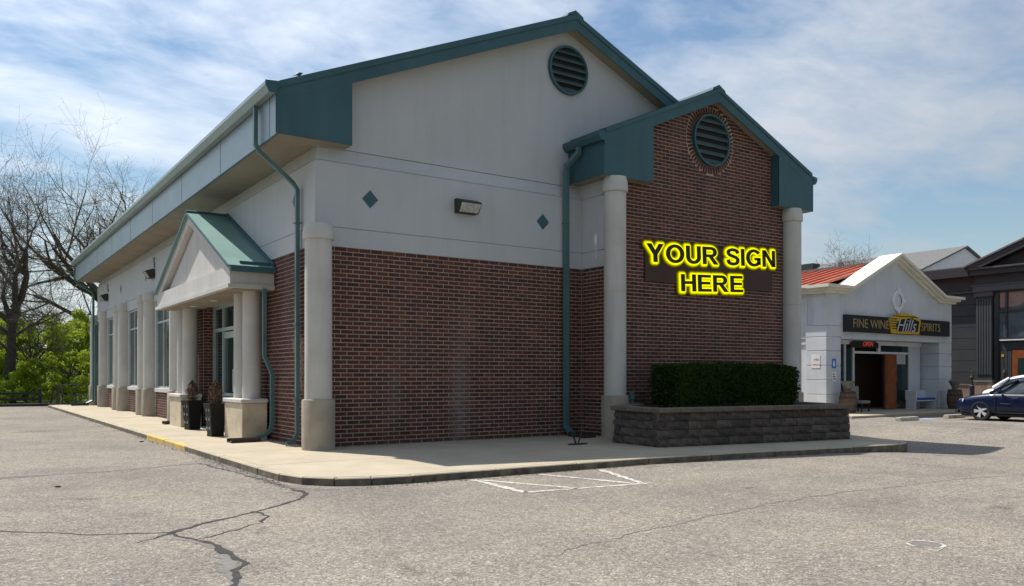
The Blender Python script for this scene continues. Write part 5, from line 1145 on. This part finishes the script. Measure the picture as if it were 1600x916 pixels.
# ================================================================== CARS
def make_car(paint, name, label, loc, rz, sc):
    C = thing(name, loc, label, 'car', None, rz); C.scale = (sc, sc, sc)
    W = .92
    st = [(-2.42,.46,.80,.78),(-2.34,.36,.93,.86),(-1.9,.26,1.00,.90),(-1.2,.21,1.0,.915),(-.4,.20,.99,.92),(.4,.20,.98,.92),(1.0,.20,.985,.915),(1.5,.21,.94,.91),(1.95,.23,.86,.89),(2.22,.26,.77,.83),(2.36,.32,.68,.74),(2.42,.40,.60,.66)]
    vs = []; m = 0
    for y, zb, zt, w in st:
        h = zt-zb
        half = [(0,zb),(w*.80,zb),(w*.955,zb+h*.10),(w,zb+h*.36),(w*.985,zb+h*.60),(w*.995,zb+h*.72),(w*.93,zt-.035),(w*.80,zt),(w*.45,zt+.022),(0,zt+.03)]
        ring = [(x, y, z) for x, z in half]+[(-x, y, z) for x, z in half[-2:0:-1]]; m = len(ring); vs += ring
    fs = [(i*m+j, i*m+(j+1) % m, (i+1)*m+(j+1) % m, (i+1)*m+j) for i in range(len(st)-1) for j in range(m)]+[tuple(range(m-1,-1,-1)), tuple((len(st)-1)*m+j for j in range(m))]
    body = MB().add(vs, fs).build('body', paint, C, local=True)
    sub = body.modifiers.new('s', 'SUBSURF'); sub.levels = sub.render_levels = 2
    cut = MB()
    for y in (1.44, -1.40):
        for s_ in (-1, 1):
            k = MB(); n = 28; vs2 = [(s_*(.62 if q == 0 else 1.1), y+.385*math.cos(2*math.pi*i/n), .335+.385*math.sin(2*math.pi*i/n)) for q in (0, 1) for i in range(n)]
            cut.add(vs2, [tuple(range(n)), tuple(range(2*n-1, n-1, -1))]+[(i, (i+1) % n, n+(i+1) % n, n+i) for i in range(n)])
    cu = cut.build('cutter', paint, None, local=True); bo = body.modifiers.new('b', 'BOOLEAN'); bo.object = cu; bo.operation = 'DIFFERENCE'; bo.solver = 'EXACT'
    bpy.context.view_layer.update()
    me = bpy.data.meshes.new_from_object(body.evaluated_get(bpy.context.evaluated_depsgraph_get())); body.modifiers.clear(); body.data = me; bpy.data.objects.remove(cu)
    me.materials.clear(); me.materials.append(MATS[paint])
    for p in me.polygons: p.use_smooth = True
    me.set_sharp_from_angle(angle=R(35))
    # cabin
    gs = [(-1.95,.985,.985,.66,.66),(-1.25,.985,1.36,.76,.58),(-.75,.985,1.44,.78,.585),(-.1,.985,1.465,.785,.59),(.30,.985,1.44,.785,.585),(1.18,.975,.975,.74,.70)]
    vs = []
    for y, z0, z1, w0, w1 in gs: vs += [(-w0*1.07,y,z0-.03),(-w1*1.03,y,z1-.05),(-w1*.86,y,z1),(w1*.86,y,z1),(w1*1.03,y,z1-.05),(w0*1.07,y,z0-.03)]
    cab = MB().add(vs, [(i*6+j, i*6+j+1, (i+1)*6+j+1, (i+1)*6+j) for i in range(5) for j in range(5)]).build('glasshouse', 'car_glass', C, local=True, smooth=40)
    rv = []
    for y, z1, w1 in ((-1.32,1.33,.57),(-1.15,1.39,.585),(-.75,1.452,.595),(-.1,1.478,.60),(.25,1.458,.595),(.36,1.42,.59)): rv += [(-w1*1.06,y,z1-.075),(-w1*.9,y,z1+.002),(0,y,z1+.018),(w1*.9,y,z1+.002),(w1*1.06,y,z1-.075)]
    MB().add(rv, [(i*5+j, i*5+j+1, (i+1)*5+j+1, (i+1)*5+j) for i in range(5) for j in range(4)]).build('roof_panel', paint, C, local=True, smooth=50)
    for s_ in (-1, 1):
        MB().tube([(s_*.80,1.16,.965),(s_*.70,.72,1.24),(s_*.615,.32,1.415)], [.05,.042,.04], 6).build('pillar', paint, C, local=True, smooth=60)
        MB().tube([(s_*.845,-.22,.97),(s_*.63,-.16,1.42)], .035, 6).build('pillar', 'black_metal', C, local=True, smooth=60)
        MB().tube([(s_*.77,-1.85,.98),(s_*.68,-1.55,1.17),(s_*.60,-1.25,1.35)], [.10,.08,.05], 6).build('pillar', paint, C, local=True, smooth=60)
        mi = MB().tube([(s_*.86,.78,1.0),(s_*.98,.76,1.04),(s_*1.06,.74,1.06)], [.03,.085,.05], 8).build('mirror', paint, C, local=True, smooth=60)
        hl = MB().add([(s_*.62,2.36,.60),(s_*.87,2.02,.66),(s_*.865,1.98,.77),(s_*.66,2.24,.735)], [(0,1,2,3)]); hl.v = [(x*1.012, y+.035, z) for x, y, z in hl.v]; hl.build('headlight', 'headlight', C, local=True, fix=False)
        MB().tube([(s_*.93,.85,.30),(s_*.935,-.9,.30)], .02, 4).build('sill_trim', 'black_metal', C, local=True)
        for y in (.30, -.62): bx2 = MB().box(min(s_*.925,s_*.955), max(s_*.925,s_*.955), y-.1, y+.1, .80, .83).build('door_handle', 'chrome', C, local=True)
        for y in (.95, -.14): MB().box(min(s_*.90,s_*.926), max(s_*.90,s_*.926), y-.006, y+.006, .32, .92).build('door_gap', 'black_metal', C, local=True)
        MB().box(min(s_*.90,s_*.932), max(s_*.90,s_*.932), .42, .78, .60, .625).build('badge', 'chrome', C, local=True)
    MB().box(-.45, .45, 2.36, 2.44, .40, .58).build('grille', 'black_metal', C, local=True)
    MB().box(-.75, .75, 2.30, 2.40, .26, .34).build('lower_grille', 'black_metal', C, local=True)
    bx3 = MB().box(-.70, .70, -2.2, 2.2, .16, .30).build('underbody', 'black_metal', C, local=True)
    for y in (1.44, -1.40):
        for s_ in (-1, 1):
            k = MB(); n = 32; pr_ = [(.225,.10),(.31,.115),(.335,.09),(.345,.04),(.345,-.06),(.30,-.11)]
            vs2 = [(s_*(.80+o_), y+r_*math.cos(2*math.pi*i/n), .335+r_*math.sin(2*math.pi*i/n)) for r_, o_ in pr_ for i in range(n)]
            k.add(vs2, [(j*n+i, j*n+(i+1) % n, (j+1)*n+(i+1) % n, (j+1)*n+i) for j in range(5) for i in range(n)]); wh = k.build('wheel', 'tyre', C, local=True, smooth=40)
            rm = MB(); xo = s_*.895
            for i in range(n):
                a0, a1 = 2*math.pi*i/n, 2*math.pi*(i+1)/n
                rm.add([(xo, y+r_*math.cos(a), .335+r_*math.sin(a)) for r_ in (.228,.262) for a in (a0, a1)], [(0,1,3,2)])
            for i in range(10):
                a = 2*math.pi*(i//2)/5+(.17 if i % 2 else -.17); d_ = (math.cos(a), math.sin(a)); e_ = (-math.sin(a)*.024, math.cos(a)*.024)
                rm.add([(xo, y+d_[0]*.04+e_[0], .335+d_[1]*.04+e_[1]), (xo, y+d_[0]*.04-e_[0], .335+d_[1]*.04-e_[1]), (xo+s_*.004, y+d_[0]*.24-e_[0]*1.1, .335+d_[1]*.24-e_[1]*1.1), (xo+s_*.004, y+d_[0]*.24+e_[0]*1.1, .335+d_[1]*.24+e_[1]*1.1)], [(0,1,2,3)])
            rm.add([(xo+s_*.006, y+.055*math.cos(2*math.pi*i/12), .335+.055*math.sin(2*math.pi*i/12)) for i in range(12)], [tuple(range(12))])
            rm.build('rim', 'rim', wh, local=True, fix=False)
            MB().add([(s_*.80, y+.25*math.cos(2*math.pi*i/n), .335+.25*math.sin(2*math.pi*i/n)) for i in range(n)], [tuple(range(n))]).build('brake', 'tyre', wh, local=True, fix=False)
    return C
make_car('car_blue', 'parked_car', 'dark blue sedan parked nose in at the right edge of the lot', (28.12,-3.12,0), 0.0, 1.14)
make_car('car_white', 'parked_car', 'white car mostly hidden behind the dark blue sedan', (31.8,-1.9,0), math.pi, 1.2).scale = (1.1, .95, 1.25)
